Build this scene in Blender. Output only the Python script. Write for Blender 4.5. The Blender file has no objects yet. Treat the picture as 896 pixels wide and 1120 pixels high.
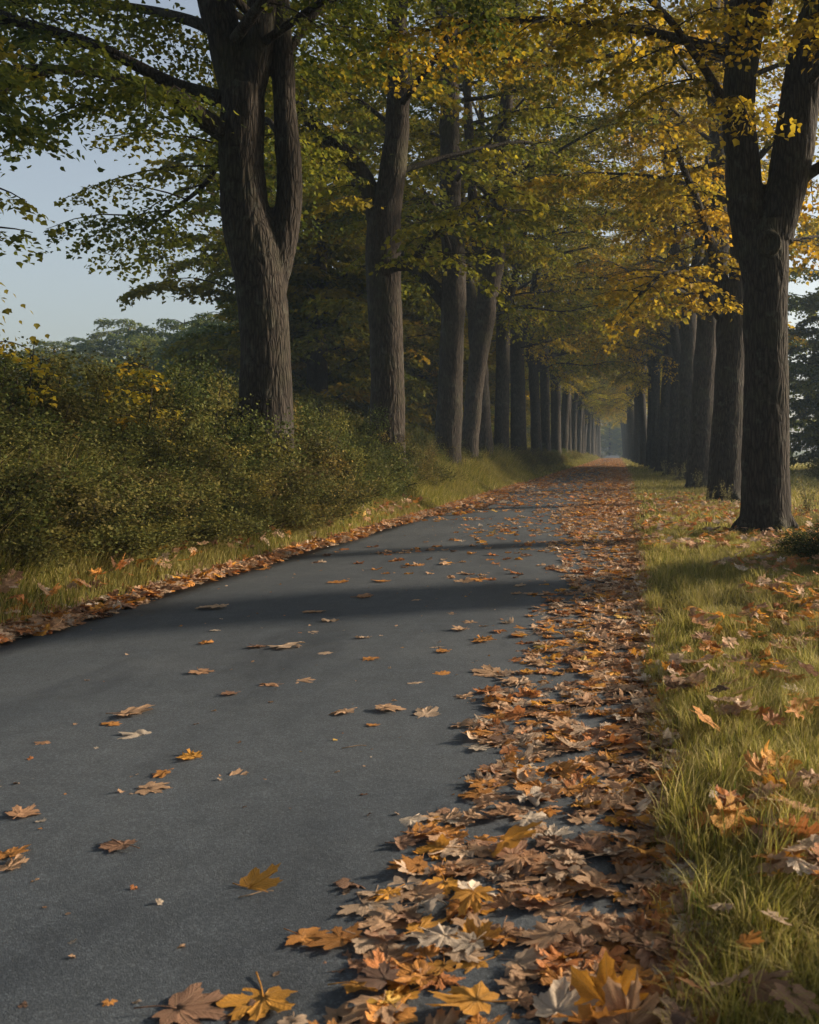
import bpy, math, random
import numpy as np
from math import radians, sin, cos, pi

rnd = random.Random(7)
R = np.random.default_rng(11)
SC = bpy.context.scene
COL = SC.collection
F, HZ, VX, EYE = 1089.0, 492.0, 675.0, 1.15     # focal length in photo pixels, horizon row, vanishing column, eye height

def P(px, py, D):
    return np.array([(px - VX) / F * D, D, EYE + (HZ - py) / F * D])

# ------------------------------------------------------------------ noise
_perm = np.random.default_rng(3).random((32, 32, 32))
def vnoise(p):
    p = np.asarray(p, float); i = np.floor(p).astype(int); f = p - i; f = f * f * (3 - 2 * f)
    a = i % 32; b = (i + 1) % 32
    x0, y0, z0 = a[..., 0], a[..., 1], a[..., 2]; x1, y1, z1 = b[..., 0], b[..., 1], b[..., 2]
    fx, fy, fz = f[..., 0], f[..., 1], f[..., 2]
    c = lambda x, y, z: _perm[x, y, z]
    l = lambda u, v, t: u + (v - u) * t
    return l(l(l(c(x0, y0, z0), c(x1, y0, z0), fx), l(c(x0, y1, z0), c(x1, y1, z0), fx), fy),
             l(l(c(x0, y0, z1), c(x1, y0, z1), fx), l(c(x0, y1, z1), c(x1, y1, z1), fx), fy), fz)
def n2(x, y, s, o=0.0):
    return vnoise(np.stack([x * s + o, y * s + o * 1.7, np.zeros_like(x) + o + .37], -1))
def sm(t):
    t = np.clip(t, 0, 1); return t * t * (3 - 2 * t)

# ------------------------------------------------------------------ mesh building
def mesh(name, V, faces, mat, smooth=True, col=None, uv=None):
    """faces: list of int arrays (n,k).  col/uv per vertex."""
    me = bpy.data.meshes.new(name)
    V = np.asarray(V, np.float32)
    faces = [np.asarray(f, np.int32) for f in faces if len(f)]
    loops = np.concatenate([f.ravel() for f in faces])
    cnt = np.concatenate([np.full(len(f), f.shape[1], np.int32) for f in faces])
    st = np.concatenate([[0], np.cumsum(cnt)[:-1]]).astype(np.int32)
    me.vertices.add(len(V)); me.vertices.foreach_set('co', V.ravel())
    me.loops.add(len(loops)); me.loops.foreach_set('vertex_index', loops)
    me.polygons.add(len(cnt)); me.polygons.foreach_set('loop_start', st); me.polygons.foreach_set('loop_total', cnt)
    if smooth: me.polygons.foreach_set('use_smooth', np.ones(len(cnt), bool))
    me.update(calc_edges=True)
    if col is not None:
        a = me.color_attributes.new('tint', 'FLOAT_COLOR', 'POINT')
        c = np.ones((len(V), 4), np.float32); c[:, :3] = col
        a.data.foreach_set('color', c.ravel())
    if uv is not None:
        u = me.uv_layers.new(name='uv'); u.data.foreach_set('uv', np.asarray(uv, np.float32)[loops].ravel())
    if mat: me.materials.append(mat)
    return me

def obj(name, me, parent=None, loc=(0, 0, 0)):
    o = bpy.data.objects.new(name, me); COL.objects.link(o); o.location = loc
    if parent: o.parent = parent
    return o
def tag(o, label=None, cat=None, group=None, kind=None):
    if label: o['label'] = label
    if cat: o['category'] = cat
    if group: o['group'] = group
    if kind: o['kind'] = kind
    return o
def empty(name, loc=(0, 0, 0), rz=0):
    o = bpy.data.objects.new(name, None); COL.objects.link(o); o.location = loc; o.rotation_euler = (0, 0, rz)
    o.empty_display_size = .2
    return o

def stamp(tv, tf, pos, rot, scale, cols=None, uv=None):
    """copy a template (k,3) to n places; rot (n,3,3)"""
    n, k = len(pos), len(tv)
    V = np.einsum('nij,kj->nki', rot, tv) * np.asarray(scale).reshape(-1, 1, 1) + pos[:, None, :]
    off = (np.arange(n) * k)[:, None, None]
    Fs = [(np.asarray(f)[None] + off).reshape(-1, np.asarray(f).shape[1]) for f in tf]
    C = None if cols is None else np.repeat(cols, k, axis=0)
    U = None if uv is None else np.tile(uv, (n, 1))
    return V.reshape(-1, 3), Fs, C, U
class Pile:
    def __init__(s): s.V = []; s.F = {}; s.C = []; s.U = []; s.n = 0
    def add(s, V, Fs, C=None, U=None):
        s.V.append(V)
        for f in Fs:
            f = np.asarray(f)
            if len(f): s.F.setdefault(f.shape[1], []).append(f + s.n)
        s.C.append(C if C is not None else np.ones((len(V), 3)))
        s.U.append(U if U is not None else np.zeros((len(V), 2)))
        s.n += len(V)
    def mesh(s, name, mat, smooth=True):
        return mesh(name, np.concatenate(s.V), [np.concatenate(f) for f in s.F.values()], mat, smooth,
                    np.concatenate(s.C), np.concatenate(s.U))

def frames(d, up):
    """rotation matrices with local y = d, local z ~ up"""
    d = d / np.linalg.norm(d, axis=1, keepdims=True)
    x = np.cross(d, up); x /= (np.linalg.norm(x, axis=1, keepdims=True) + 1e-9)
    z = np.cross(x, d)
    return np.stack([x, d, z], -1)

def spline(pts, rad, step):
    pts = np.asarray(pts, float); rad = np.asarray(rad, float)
    q = np.vstack([2 * pts[0] - pts[1], pts, 2 * pts[-1] - pts[-2]])
    o, r = [], []
    for i in range(len(pts) - 1):
        n = max(2, int(np.linalg.norm(pts[i + 1] - pts[i]) / step))
        t = np.arange(n) / n; t = t[:, None]
        a, b, c, d = q[i], q[i + 1], q[i + 2], q[i + 3]
        o.append(.5 * ((2 * b) + (-a + c) * t + (2 * a - 5 * b + 4 * c - d) * t**2 + (-a + 3 * b - 3 * c + d) * t**3))
        r.append(rad[i] + (rad[i + 1] - rad[i]) * t[:, 0])
    o.append(pts[-1:]); r.append(rad[-1:])
    return np.vstack(o), np.concatenate(r)

def tube(pts, rad, seg=8, cap=True):
    pts = np.asarray(pts, float); n = len(pts)
    t = np.gradient(pts, axis=0); t /= np.linalg.norm(t, axis=1, keepdims=True) + 1e-9
    ref = np.array([0.31, 0.95, 0.05]) if abs(t[0][2]) > .8 else np.array([0., 0., 1.])
    u = np.cross(t, ref); u /= np.linalg.norm(u, axis=1, keepdims=True) + 1e-9
    w = np.cross(t, u)
    a = np.arange(seg) / seg * 2 * pi
    ring = u[:, None] * np.cos(a)[None, :, None] + w[:, None] * np.sin(a)[None, :, None]
    V = (pts[:, None] + ring * np.asarray(rad)[:, None, None]).reshape(-1, 3)
    i = np.arange(n - 1)[:, None] * seg; j = np.arange(seg)[None]; jn = (j + 1) % seg
    Q = np.stack([i + j, i + jn, i + seg + jn, i + seg + j], -1).reshape(-1, 4)
    Fs = [Q]
    if cap:
        V = np.vstack([V, pts[:1], pts[-1:]])
        c0, c1 = n * seg, n * seg + 1; j = np.arange(seg); jn = (j + 1) % seg
        Fs.append(np.vstack([np.stack([jn, j, np.full(seg, c0)], -1), np.stack([(n - 1) * seg + j, (n - 1) * seg + jn, np.full(seg, c1)], -1)]))
    return V, Fs

# ------------------------------------------------------------------ materials
def new_mat(name):
    m = bpy.data.materials.new(name); m.use_nodes = True
    nt = m.node_tree; b = nt.nodes['Principled BSDF']
    return m, nt, b
def N(nt, t, **kw):
    n = nt.nodes.new(t)
    for k, v in kw.items():
        if k.startswith('i_'): n.inputs[int(k[2:])].default_value = v
        else: setattr(n, k, v)
    return n
def ramp(nt, stops, fac):
    r = nt.nodes.new('ShaderNodeValToRGB'); e = r.color_ramp.elements
    e[0].position, e[0].color = stops[0][0], (*stops[0][1], 1)
    e[1].position, e[1].color = stops[-1][0], (*stops[-1][1], 1)
    for p, c in stops[1:-1]:
        x = e.new(p); x.color = (*c, 1)
    nt.links.new(fac, r.inputs[0]); return r
def noise(nt, vec, scale, detail=4, rough=.6):
    n = nt.nodes.new('ShaderNodeTexNoise'); n.inputs['Scale'].default_value = scale
    n.inputs['Detail'].default_value = detail; n.inputs['Roughness'].default_value = rough
    if vec: nt.links.new(vec, n.inputs['Vector'])
    return n
def mix(nt, a, b, fac, mode='MIX'):
    m = nt.nodes.new('ShaderNodeMix'); m.data_type = 'RGBA'; m.blend_type = mode
    for s, v in ((6, a), (7, b), (0, fac)):
        if hasattr(v, 'links'): nt.links.new(v, m.inputs[s])
        elif isinstance(v, tuple): m.inputs[s].default_value = (*v, 1)
        else: m.inputs[s].default_value = v
    return m.outputs[2]
def math_(nt, op, a, b=None):
    m = nt.nodes.new('ShaderNodeMath'); m.operation = op
    for s, v in ((0, a), (1, b)):
        if v is None: continue
        if hasattr(v, 'links'): nt.links.new(v, m.inputs[s])
        else: m.inputs[s].default_value = v
    return m.outputs[0]
def bump(nt, h, strength, dist, b, prev=None):
    n = nt.nodes.new('ShaderNodeBump'); n.inputs['Strength'].default_value = strength; n.inputs['Distance'].default_value = dist
    nt.links.new(h, n.inputs['Height'])
    if prev: nt.links.new(prev, n.inputs['Normal'])
    if b: nt.links.new(n.outputs[0], b.inputs['Normal'])
    return n.outputs[0]

def leaf_material(name, rough=.55, trans=.35, veins=False, objcol=False, spec=.3):
    m, nt, b = new_mat(name)
    at = N(nt, 'ShaderNodeAttribute', attribute_name='tint')
    c = at.outputs['Color']
    if objcol:
        oi = N(nt, 'ShaderNodeObjectInfo')
        c = mix(nt, c, oi.outputs['Color'], 1.0, 'MULTIPLY')
    if veins:
        uv = N(nt, 'ShaderNodeUVMap', uv_map='uv')
        sx = N(nt, 'ShaderNodeSeparateXYZ'); nt.links.new(uv.outputs[0], sx.inputs[0])
        x, y = sx.outputs[0], sx.outputs[1]
        ang = math_(nt, 'ARCTAN2', x, y)
        k = math_(nt, 'DIVIDE', ang, radians(40.))
        fr = math_(nt, 'ABSOLUTE', math_(nt, 'SUBTRACT', k, math_(nt, 'ROUND', k)))
        rr = math_(nt, 'SQRT', math_(nt, 'ADD', math_(nt, 'MULTIPLY', x, x), math_(nt, 'MULTIPLY', y, y)))
        dist = math_(nt, 'MULTIPLY', fr, rr)
        vein = ramp(nt, [(0, (1, 1, 1)), (.022, (0, 0, 0))], dist)
        # feather veins off every main vein
        side = math_(nt, 'SINE', math_(nt, 'ADD', math_(nt, 'MULTIPLY', rr, 40.), math_(nt, 'MULTIPLY', fr, -34.)))
        tc = N(nt, 'ShaderNodeTexCoord')
        nz = noise(nt, tc.outputs['Object'], 55, 5, .7)
        mot = ramp(nt, [(.3, (.55, .5, .45)), (.55, (1, 1, 1)), (.8, (1.25, 1.2, 1.1))], nz.outputs[0])
        c = mix(nt, c, mot.outputs[0], 1.0, 'MULTIPLY')
        lite = mix(nt, c, (.45, .32, .16), .5)
        c = mix(nt, c, lite, math_(nt, 'MULTIPLY', vein.outputs[0], .55))
        h = math_(nt, 'ADD', math_(nt, 'MULTIPLY', vein.outputs[0], -.7), math_(nt, 'MULTIPLY', side, .12))
        h = math_(nt, 'ADD', h, math_(nt, 'MULTIPLY', nz.outputs[0], .9))
        bump(nt, h, .7, .004, b)
    nt.links.new(c, b.inputs['Base Color'])
    b.inputs['Roughness'].default_value = rough
    b.inputs['Specular IOR Level'].default_value = spec
    if trans > 0:
        tr = nt.nodes.new('ShaderNodeBsdfTranslucent'); nt.links.new(c, tr.inputs[0])
        ms = nt.nodes.new('ShaderNodeMixShader'); ms.inputs[0].default_value = trans
        nt.links.new(b.outputs[0], ms.inputs[1]); nt.links.new(tr.outputs[0], ms.inputs[2])
        nt.links.new(ms.outputs[0], nt.nodes['Material Output'].inputs[0])
    return m

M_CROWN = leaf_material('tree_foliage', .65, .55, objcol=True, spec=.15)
M_SHRUB = leaf_material('shrub_foliage', .75, .35, objcol=True, spec=.1)
M_FALLEN = leaf_material('fallen_leaf', .62, .28, veins=True, spec=.35)
M_GRASS = leaf_material('grass_blade', .6, .42, spec=.15)

def bark_material():
    m, nt, b = new_mat('bark')
    tc = N(nt, 'ShaderNodeTexCoord')
    mp = N(nt, 'ShaderNodeMapping'); mp.inputs['Scale'].default_value = (1, 1, .16)
    nt.links.new(tc.outputs['Object'], mp.inputs[0])
    wn = noise(nt, tc.outputs['Object'], 3.0, 3)
    wv = mix(nt, mp.outputs[0], wn.outputs['Color'], .03)
    vo = N(nt, 'ShaderNodeTexVoronoi', feature='DISTANCE_TO_EDGE'); vo.inputs['Scale'].default_value = 26
    nt.links.new(wv, vo.inputs['Vector'])
    fur = ramp(nt, [(0, (0, 0, 0)), (.16, (.55, .55, .55)), (.5, (1, 1, 1))], vo.outputs['Distance'])
    fine = noise(nt, mp.outputs[0], 70, 6, .7)
    big = noise(nt, tc.outputs['Object'], 1.3, 3)
    base = ramp(nt, [(.25, (.038, .031, .026)), (.5, (.064, .053, .044)), (.8, (.105, .088, .074))], fine.outputs[0])
    c = mix(nt, (.018, .015, .013), base.outputs[0], fur.outputs[0])
    gr = ramp(nt, [(.52, (0, 0, 0)), (.72, (1, 1, 1))], big.outputs[0])
    c = mix(nt, c, (.075, .082, .045), math_(nt, 'MULTIPLY', gr.outputs[0], .35))
    oi = N(nt, 'ShaderNodeObjectInfo'); rv = ramp(nt, [(0, (.80, .80, .78)), (.5, (1, .98, .95)), (1, (1.22, 1.16, 1.10))], oi.outputs['Random'])
    c = mix(nt, c, rv.outputs[0], 1.0, 'MULTIPLY')
    pa = noise(nt, tc.outputs['Object'], 4.5, 5, .7); pr = ramp(nt, [(.56, (0, 0, 0)), (.66, (1, 1, 1))], pa.outputs[0])
    c = mix(nt, c, (.12, .125, .10), math_(nt, 'MULTIPLY', pr.outputs[0], .30))
    nt.links.new(c, b.inputs['Base Color'])
    b.inputs['Roughness'].default_value = .9; b.inputs['Specular IOR Level'].default_value = .15
    h = math_(nt, 'ADD', fur.outputs[0], math_(nt, 'MULTIPLY', fine.outputs[0], .5))
    bump(nt, h, .8, .016, b)
    return m
M_BARK = bark_material()

def asphalt():
    m, nt, b = new_mat('asphalt')
    tc = N(nt, 'ShaderNodeTexCoord'); o = tc.outputs['Object']
    vo = N(nt, 'ShaderNodeTexVoronoi'); vo.inputs['Scale'].default_value = 260; nt.links.new(o, vo.inputs['Vector'])
    sp = ramp(nt, [(0, (.68, .68, .68)), (.5, (.95, .95, .95)), (.8, (1.2, 1.2, 1.2)), (1, (2.0, 1.95, 1.85))], N2sep(nt, vo.outputs['Color']))
    big = noise(nt, o, .7, 5, .6); mid = noise(nt, o, 9, 4, .6)
    base = ramp(nt, [(.3, (.046, .058, .074)), (.7, (.074, .086, .100))], big.outputs[0])
    c = mix(nt, base.outputs[0], sp.outputs[0], 1.0, 'MULTIPLY')
    md = ramp(nt, [(.3, (.86, .86, .86)), (.7, (1.1, 1.1, 1.1))], mid.outputs[0])
    c = mix(nt, c, md.outputs[0], 1.0, 'MULTIPLY')
    # damp stains and a few thin cracks
    mp = N(nt, 'ShaderNodeMapping'); mp.inputs['Scale'].default_value = (1.4, .35, 1); nt.links.new(o, mp.inputs[0])
    st = noise(nt, mp.outputs[0], .9, 5, .65)
    sr = ramp(nt, [(.52, (1, 1, 1)), (.68, (.72, .72, .74))], st.outputs[0])
    c = mix(nt, c, sr.outputs[0], 1.0, 'MULTIPLY')
    nt.links.new(c, b.inputs['Base Color'])
    rr = ramp(nt, [(.45, (.78, .78, .78)), (.7, (.58, .58, .58))], st.outputs[0])
    nt.links.new(rr.outputs[0], b.inputs['Roughness'])
    b.inputs['Specular IOR Level'].default_value = .35
    vd = ramp(nt, [(0, (1, 1, 1)), (.6, (0, 0, 0))], vo.outputs['Distance'])
    fn = noise(nt, o, 420, 2)
    h = math_(nt, 'ADD', vd.outputs[0], math_(nt, 'MULTIPLY', fn.outputs[0], .5))
    p = bump(nt, h, .5, .002, None)
    bump(nt, mid.outputs[0], .3, .01, b, p)
    return m
def N2sep(nt, c):
    s = N(nt, 'ShaderNodeSeparateColor'); nt.links.new(c, s.inputs[0]); return s.outputs[0]
M_ROAD = asphalt()

def soil():
    m, nt, b = new_mat('ground_soil')
    tc = N(nt, 'ShaderNodeTexCoord'); o = tc.outputs['Object']
    n1 = noise(nt, o, .25, 6, .65); n3 = noise(nt, o, 30, 6, .7)
    near = ramp(nt, [(.3, (.028, .026, .013)), (.5, (.045, .045, .020)), (.75, (.075, .065, .030))], n3.outputs[0])
    far = ramp(nt, [(.3, (.085, .100, .035)), (.6, (.13, .135, .050)), (.8, (.17, .155, .065))], n1.outputs[0])
    # bare soil along the avenue, meadow colour in the open fields beside it
    s = N(nt, 'ShaderNodeSeparateXYZ'); nt.links.new(o, s.inputs[0])
    ax = math_(nt, 'ABSOLUTE', math_(nt, 'ADD', s.outputs[0], 1.5))
    f = math_(nt, 'SMOOTH_MIN', math_(nt, 'MAXIMUM', math_(nt, 'DIVIDE', math_(nt, 'SUBTRACT', ax, 4.5), 3.), 0.), 1.)
    c = mix(nt, near.outputs[0], far.outputs[0], f)
    nt.links.new(c, b.inputs['Base Color']); b.inputs['Roughness'].default_value = .95
    b.inputs['Specular IOR Level'].default_value = .1
    bump(nt, n3.outputs[0], .8, .03, b)
    return m
M_SOIL = soil()

# ------------------------------------------------------------------ terrain, road
YE = np.array([-60, 0, 6, 10.4, 13.5, 19, 30, 45, 84, 160, 900.]); LE = np.array([-3.72, -3.7, -3.66, -3.56, -3.42, -3.28, -3.1, -2.95, -2.4, -2.0, -2.0])
YR = np.array([-60, 2, 6, 18, 45, 100, 200, 900.]); RE = np.array([.07, .09, .14, .27, .45, .42, .3, .3])
le = lambda y: np.interp(y, YE, LE); re_ = lambda y: np.interp(y, YR, RE)
def ground(x, y):
    x = np.asarray(x, float); y = np.asarray(y, float)
    dl = le(y) - x; dr = x - re_(y)
    nz = (n2(x, y, .9, 2) - .5) * .07 + (n2(x, y, .23, 9) - .5) * .12
    big = (n2(x, y, .02, 4) - .5) * 1.6
    zl = .02 + .46 * sm(dl / 2.6) + nz * sm(dl / .8) - .25 * sm((dl - 6) / 10) + big * sm((dl - 12) / 60)
    zr = .018 + .03 * sm(dr / .4) + nz * .7 * sm(dr / .8) - .28 * sm((dr - 3.2) / 6) + big * .6 * sm((dr - 12) / 60)
    z = np.where(dl > 0, zl, np.where(dr > 0, zr, -.03))
    ed = np.minimum(np.abs(dl), np.abs(dr))
    inside = (dl <= 0) & (dr <= 0)
    return np.where(inside, -.03 + .048 * (1 - sm(ed / .12)) * 0, z)
def grid(xs, ys, zf):
    X, Y = np.meshgrid(xs, ys); Z = zf(X, Y)
    V = np.stack([X, Y, Z], -1).reshape(-1, 3); nx = len(xs)
    i = (np.arange(len(ys) - 1)[:, None] * nx + np.arange(nx - 1)[None])
    return V, np.stack([i, i + 1, i + nx + 1, i + nx], -1).reshape(-1, 4)
xs = np.unique(np.round(np.concatenate([np.linspace(-900, -60, 30), np.linspace(-60, -12, 40), np.linspace(-12, 8, 240), np.linspace(8, 60, 40), np.linspace(60, 900, 30)]), 4))
ys = np.unique(np.round(np.concatenate([np.linspace(-120, -8, 24), np.linspace(-8, 24, 260), np.linspace(24, 90, 130), np.linspace(90, 300, 60), np.linspace(300, 1600, 40)]), 4))
V, Q = grid(xs, ys, ground)
tag(obj('ground', mesh('ground', V, [Q], M_SOIL)), kind='structure')

ry = np.concatenate([np.arange(-8, 30, .12), np.arange(30, 120, .6), np.arange(120, 420, 4)])
cols = 25; rv = []
for k in range(cols):
    t = k / (cols - 1)
    a = le(ry) + (n2(ry, ry * 0, 1.7, 5) - .5) * .10 + (n2(ry, ry * 0, 7, 1) - .5) * .04
    b_ = re_(ry) + .04 + (n2(ry, ry * 0, 2.3, 7) - .5) * .06 + (n2(ry, ry * 0, 9, 3) - .5) * .03
    x = a + (b_ - a) * t
    z = .004 + .035 * (1 - (2 * t - 1)**2) + (n2(x, ry, 1.1, 3) - .5) * .010
    if k in (0, cols - 1): z = z * 0 - .035
    if k in (1, cols - 2): x = (a if k == 1 else b_) + (.012 if k == 1 else -.012)
    rv.append(np.stack([x, ry, z], -1))
RVv = np.stack(rv, 1).reshape(-1, 3)
i = (np.arange(len(ry) - 1)[:, None] * cols + np.arange(cols - 1)[None])
tag(obj('path', mesh('path', RVv, [np.stack([i, i + 1, i + cols + 1, i + cols], -1).reshape(-1, 4)], M_ROAD)), kind='structure')
def road_z(x, y):
    a, b_ = le(y), re_(y) + .04; t = np.clip((x - a) / (b_ - a), 0, 1)
    return .004 + .035 * (1 - (2 * t - 1)**2) + (n2(np.asarray(x, float), np.asarray(y, float), 1.1, 3) - .5) * .010
def surf_z(x, y):
    x = np.asarray(x, float); y = np.asarray(y, float)
    ins = (x > le(y) - .02) & (x < re_(y) + .05)
    return np.where(ins, road_z(x, y), ground(x, y))

# ------------------------------------------------------------------ maple leaf shapes
def leaf_outline():
    pts = []
    lobes = [(0, 1.0), (38, .95), (82, .74), (127, .42)]
    sinus = {19: .50, 60: .46, 105: .36}
    right = []
    right += [(0, 1.0), (3.5, .86), (10, .84), (11, .70), (19, .56)]
    right += [(27, .70), (26, .80), (33, .80), (38, .95), (43, .81), (51, .80), (51, .66), (60, .53)]
    right += [(69, .60), (71, .68), (78, .66), (83, .78), (90, .64), (97, .58), (107, .42)]
    right += [(118, .44), (128, .46), (142, .34), (160, .22)]
    pts = [(r * sin(radians(a)), r * cos(radians(a))) for a, r in right]
    left = [(-x, y) for x, y in pts[1:]][::-1]
    return np.array(pts + [(0, .03)] + left)
OUT = leaf_outline()
def leaf_shape(g, curl=1.0):
    """one dry maple leaf: outline + two inner rings, curled; local +y is the tip"""
    out = OUT.copy(); n = len(out)
    out = out * (1 + g.normal(0, .035, (n, 1)))
    oa = np.arctan2(out[:, 0], out[:, 1])
    for f_, am in ((1, .10), (2.5, .10), (6, .05)): out = out * (1 + am * np.sin(oa * f_ + g.uniform(0, 6)))[:, None]
    out[:, 0] *= g.uniform(.75, 1.1)
    V2 = np.vstack([out, out * .62 + [0, .02], out * .28 + [0, .02], [[0, .02]]])
    x, y = V2[:, 0], V2[:, 1]; r = np.hypot(x, y); a = np.arctan2(x, y)
    z = (g.uniform(-.22, .42) * r**2 + g.uniform(.0, .14) * np.cos(a / radians(40) * 2 * pi) * r * -1
         + g.uniform(-.25, .3) * x * x + g.uniform(-.2, .25) * (y - .4)**2 + g.uniform(-.25, .25) * x * y) * curl
    z += (vnoise(np.stack([x * 4 + g.uniform(0, 30), y * 4, x * 0], -1)) - .5) * .34 * curl * (r + .1)
    z += (vnoise(np.stack([x * 10 + g.uniform(0, 30), y * 10, x * 0], -1)) - .5) * .10 * curl * (r + .1)
    V = np.stack([x, y - .38, z], -1)
    # roll one side of the leaf over on some
    if g.random() < .55 * curl:
        w = g.uniform(.18, .5); th = g.uniform(.8, 2.4); ax = g.uniform(0, 2 * pi)
        d = np.array([cos(ax), sin(ax)]); s = V[:, :2] @ d; m = s > w
        k = (s[m] - w); rr = w / th * 1.1 + .08
        ang = k / rr
        ns = w + rr * np.sin(np.minimum(ang, 2.6)); nz = rr * (1 - np.cos(np.minimum(ang, 2.6)))
        V[m, :2] += np.outer(ns - s[m], d); V[m, 2] += nz
    i = np.arange(n); j = (i + 1) % n
    Qs = np.vstack([np.stack([i, j, n + j, n + i], -1), np.stack([n + i, n + j, 2 * n + j, 2 * n + i], -1)])
    T = np.stack([2 * n + i, 2 * n + j, np.full(n, 3 * n)], -1)
    uv = np.stack([x, y], -1)
    # petiole
    L = g.uniform(.35, .8); bx = g.uniform(-.25, .25)
    pp = np.array([[0, -.36, V[-1, 2]], [bx * .3, -.36 - L * .4, V[-1, 2] + .03], [bx, -.36 - L, V[-1, 2] + g.uniform(-.03, .12)]])
    pv, pf = tube(*spline(pp, [.016, .012, .016], .15), seg=4)
    Fs = [Qs, T] + [f + len(V) for f in pf]
    uv = np.vstack([uv, np.tile([[.3, .12]], (len(pv), 1))])
    V = np.vstack([V, pv]); V[:, 2] -= np.percentile(V[:, 2], 4)
    return V, Fs, uv
gl = np.random.default_rng(21)
LEAF = [leaf_shape(gl, c_) for c_ in gl.permutation(np.concatenate([gl.uniform(.2, .75, 23), gl.uniform(.9, 1.6, 7)]))]

FLAT = [int(i_) for i_ in np.argsort([np.ptp(l_[0][:len(OUT) * 3 + 1, 2]) for l_ in LEAF])]
FALL = np.array([(.52, .33, .20), (.44, .25, .14), (.31, .175, .11), (.56, .41, .29), (.60, .50, .40), (.56, .25, .06), (.62, .30, .045), (.46, .18, .06), (.17, .10, .07), (.62, .40, .09)])
FNAME = ['tan', 'light brown', 'brown', 'pale tan', 'bleached buff', 'orange', 'golden orange', 'rust', 'dark brown', 'yellow']

def tilt_rot(g, n, tilt, up=None):
    az = g.uniform(0, 2 * pi, n); d = np.stack([np.cos(az), np.sin(az), g.normal(0, tilt, n)], -1)
    u = np.stack([g.normal(0, tilt, n), g.normal(0, tilt, n), np.ones(n)], -1)
    fl = g.random(n) < .35; u[fl] *= -1
    return frames(d, u)

def leaf_pile(name, pts, zs, tilt, size, probs, label, g, cat='fallen leaves', shapes=LEAF):
    pl = Pile(); n = len(pts); which = g.integers(0, len(shapes), n)
    for k, (tv, tf, uv) in enumerate(shapes):
        s = np.where(which == k)[0]
        if not len(s): continue
        c = FALL[g.choice(len(FALL), len(s), p=probs)] * g.uniform(.75, 1.35, (len(s), 1))
        pos = np.column_stack([pts[s], zs[s]])
        sc = size[s] if hasattr(size, '__len__') else g.uniform(size * .6, size * 1.2, len(s))
        pl.add(*stamp(tv, tf, pos, tilt_rot(g, len(s), tilt), sc, c, uv))
    o = obj(name, pl.mesh(name, M_FALLEN)); tag(o, label, cat, kind='stuff'); return o
PB = np.array([.27, .16, .07, .20, .08, .09, .06, .04, .02, .01])
PO = np.array([.20, .15, .07, .10, .03, .19, .10, .13, .02, .01])
SIMPLE = []
for k in range(6):                                               # lighter leaves for far away
    o_ = OUT[::2]; n_ = len(o_); z_ = (vnoise(np.column_stack([o_ * 3 + k * 7, np.zeros(n_)])) - .4) * .5
    V_ = np.vstack([np.column_stack([o_[:, 0], o_[:, 1] - .38, z_]), [[0, -.1, 0]]]); i_ = np.arange(n_)
    SIMPLE.append((V_, [np.stack([i_, (i_ + 1) % n_, np.full(n_, n_)], -1)], np.vstack([o_, [[0, .3]]])))

# ------------------------------------------------------------------ individual fallen leaves
leaf_meshes = {}
def leaf_mesh(k, c, shade):
    key = (k, c, shade)
    if key not in leaf_meshes:
        tv, tf, uv = LEAF[k]
        col = np.tile(FALL[c] * shade, (len(tv), 1))
        leaf_meshes[key] = mesh('maple_leaf', tv, tf, M_FALLEN, True, col, uv)
    return leaf_meshes[key]
from mathutils import Matrix
taken = []
def put_leaf(x, y, z, k, c, size, tilt, label, group, shade=1.0, g=R, up=None, d=None):
    r = tilt_rot(g, 1, tilt)[0]
    if d is not None: r = frames(np.array([d], float), np.array([up], float))[0]
    o = obj('maple_leaf', leaf_mesh(k, c, shade))
    m = Matrix(r.tolist()).to_4x4(); m = Matrix.Translation((x, y, z)) @ m @ Matrix.Scale(size, 4)
    o.matrix_world = m
    tag(o, label, 'fallen leaf', group); return o
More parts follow.
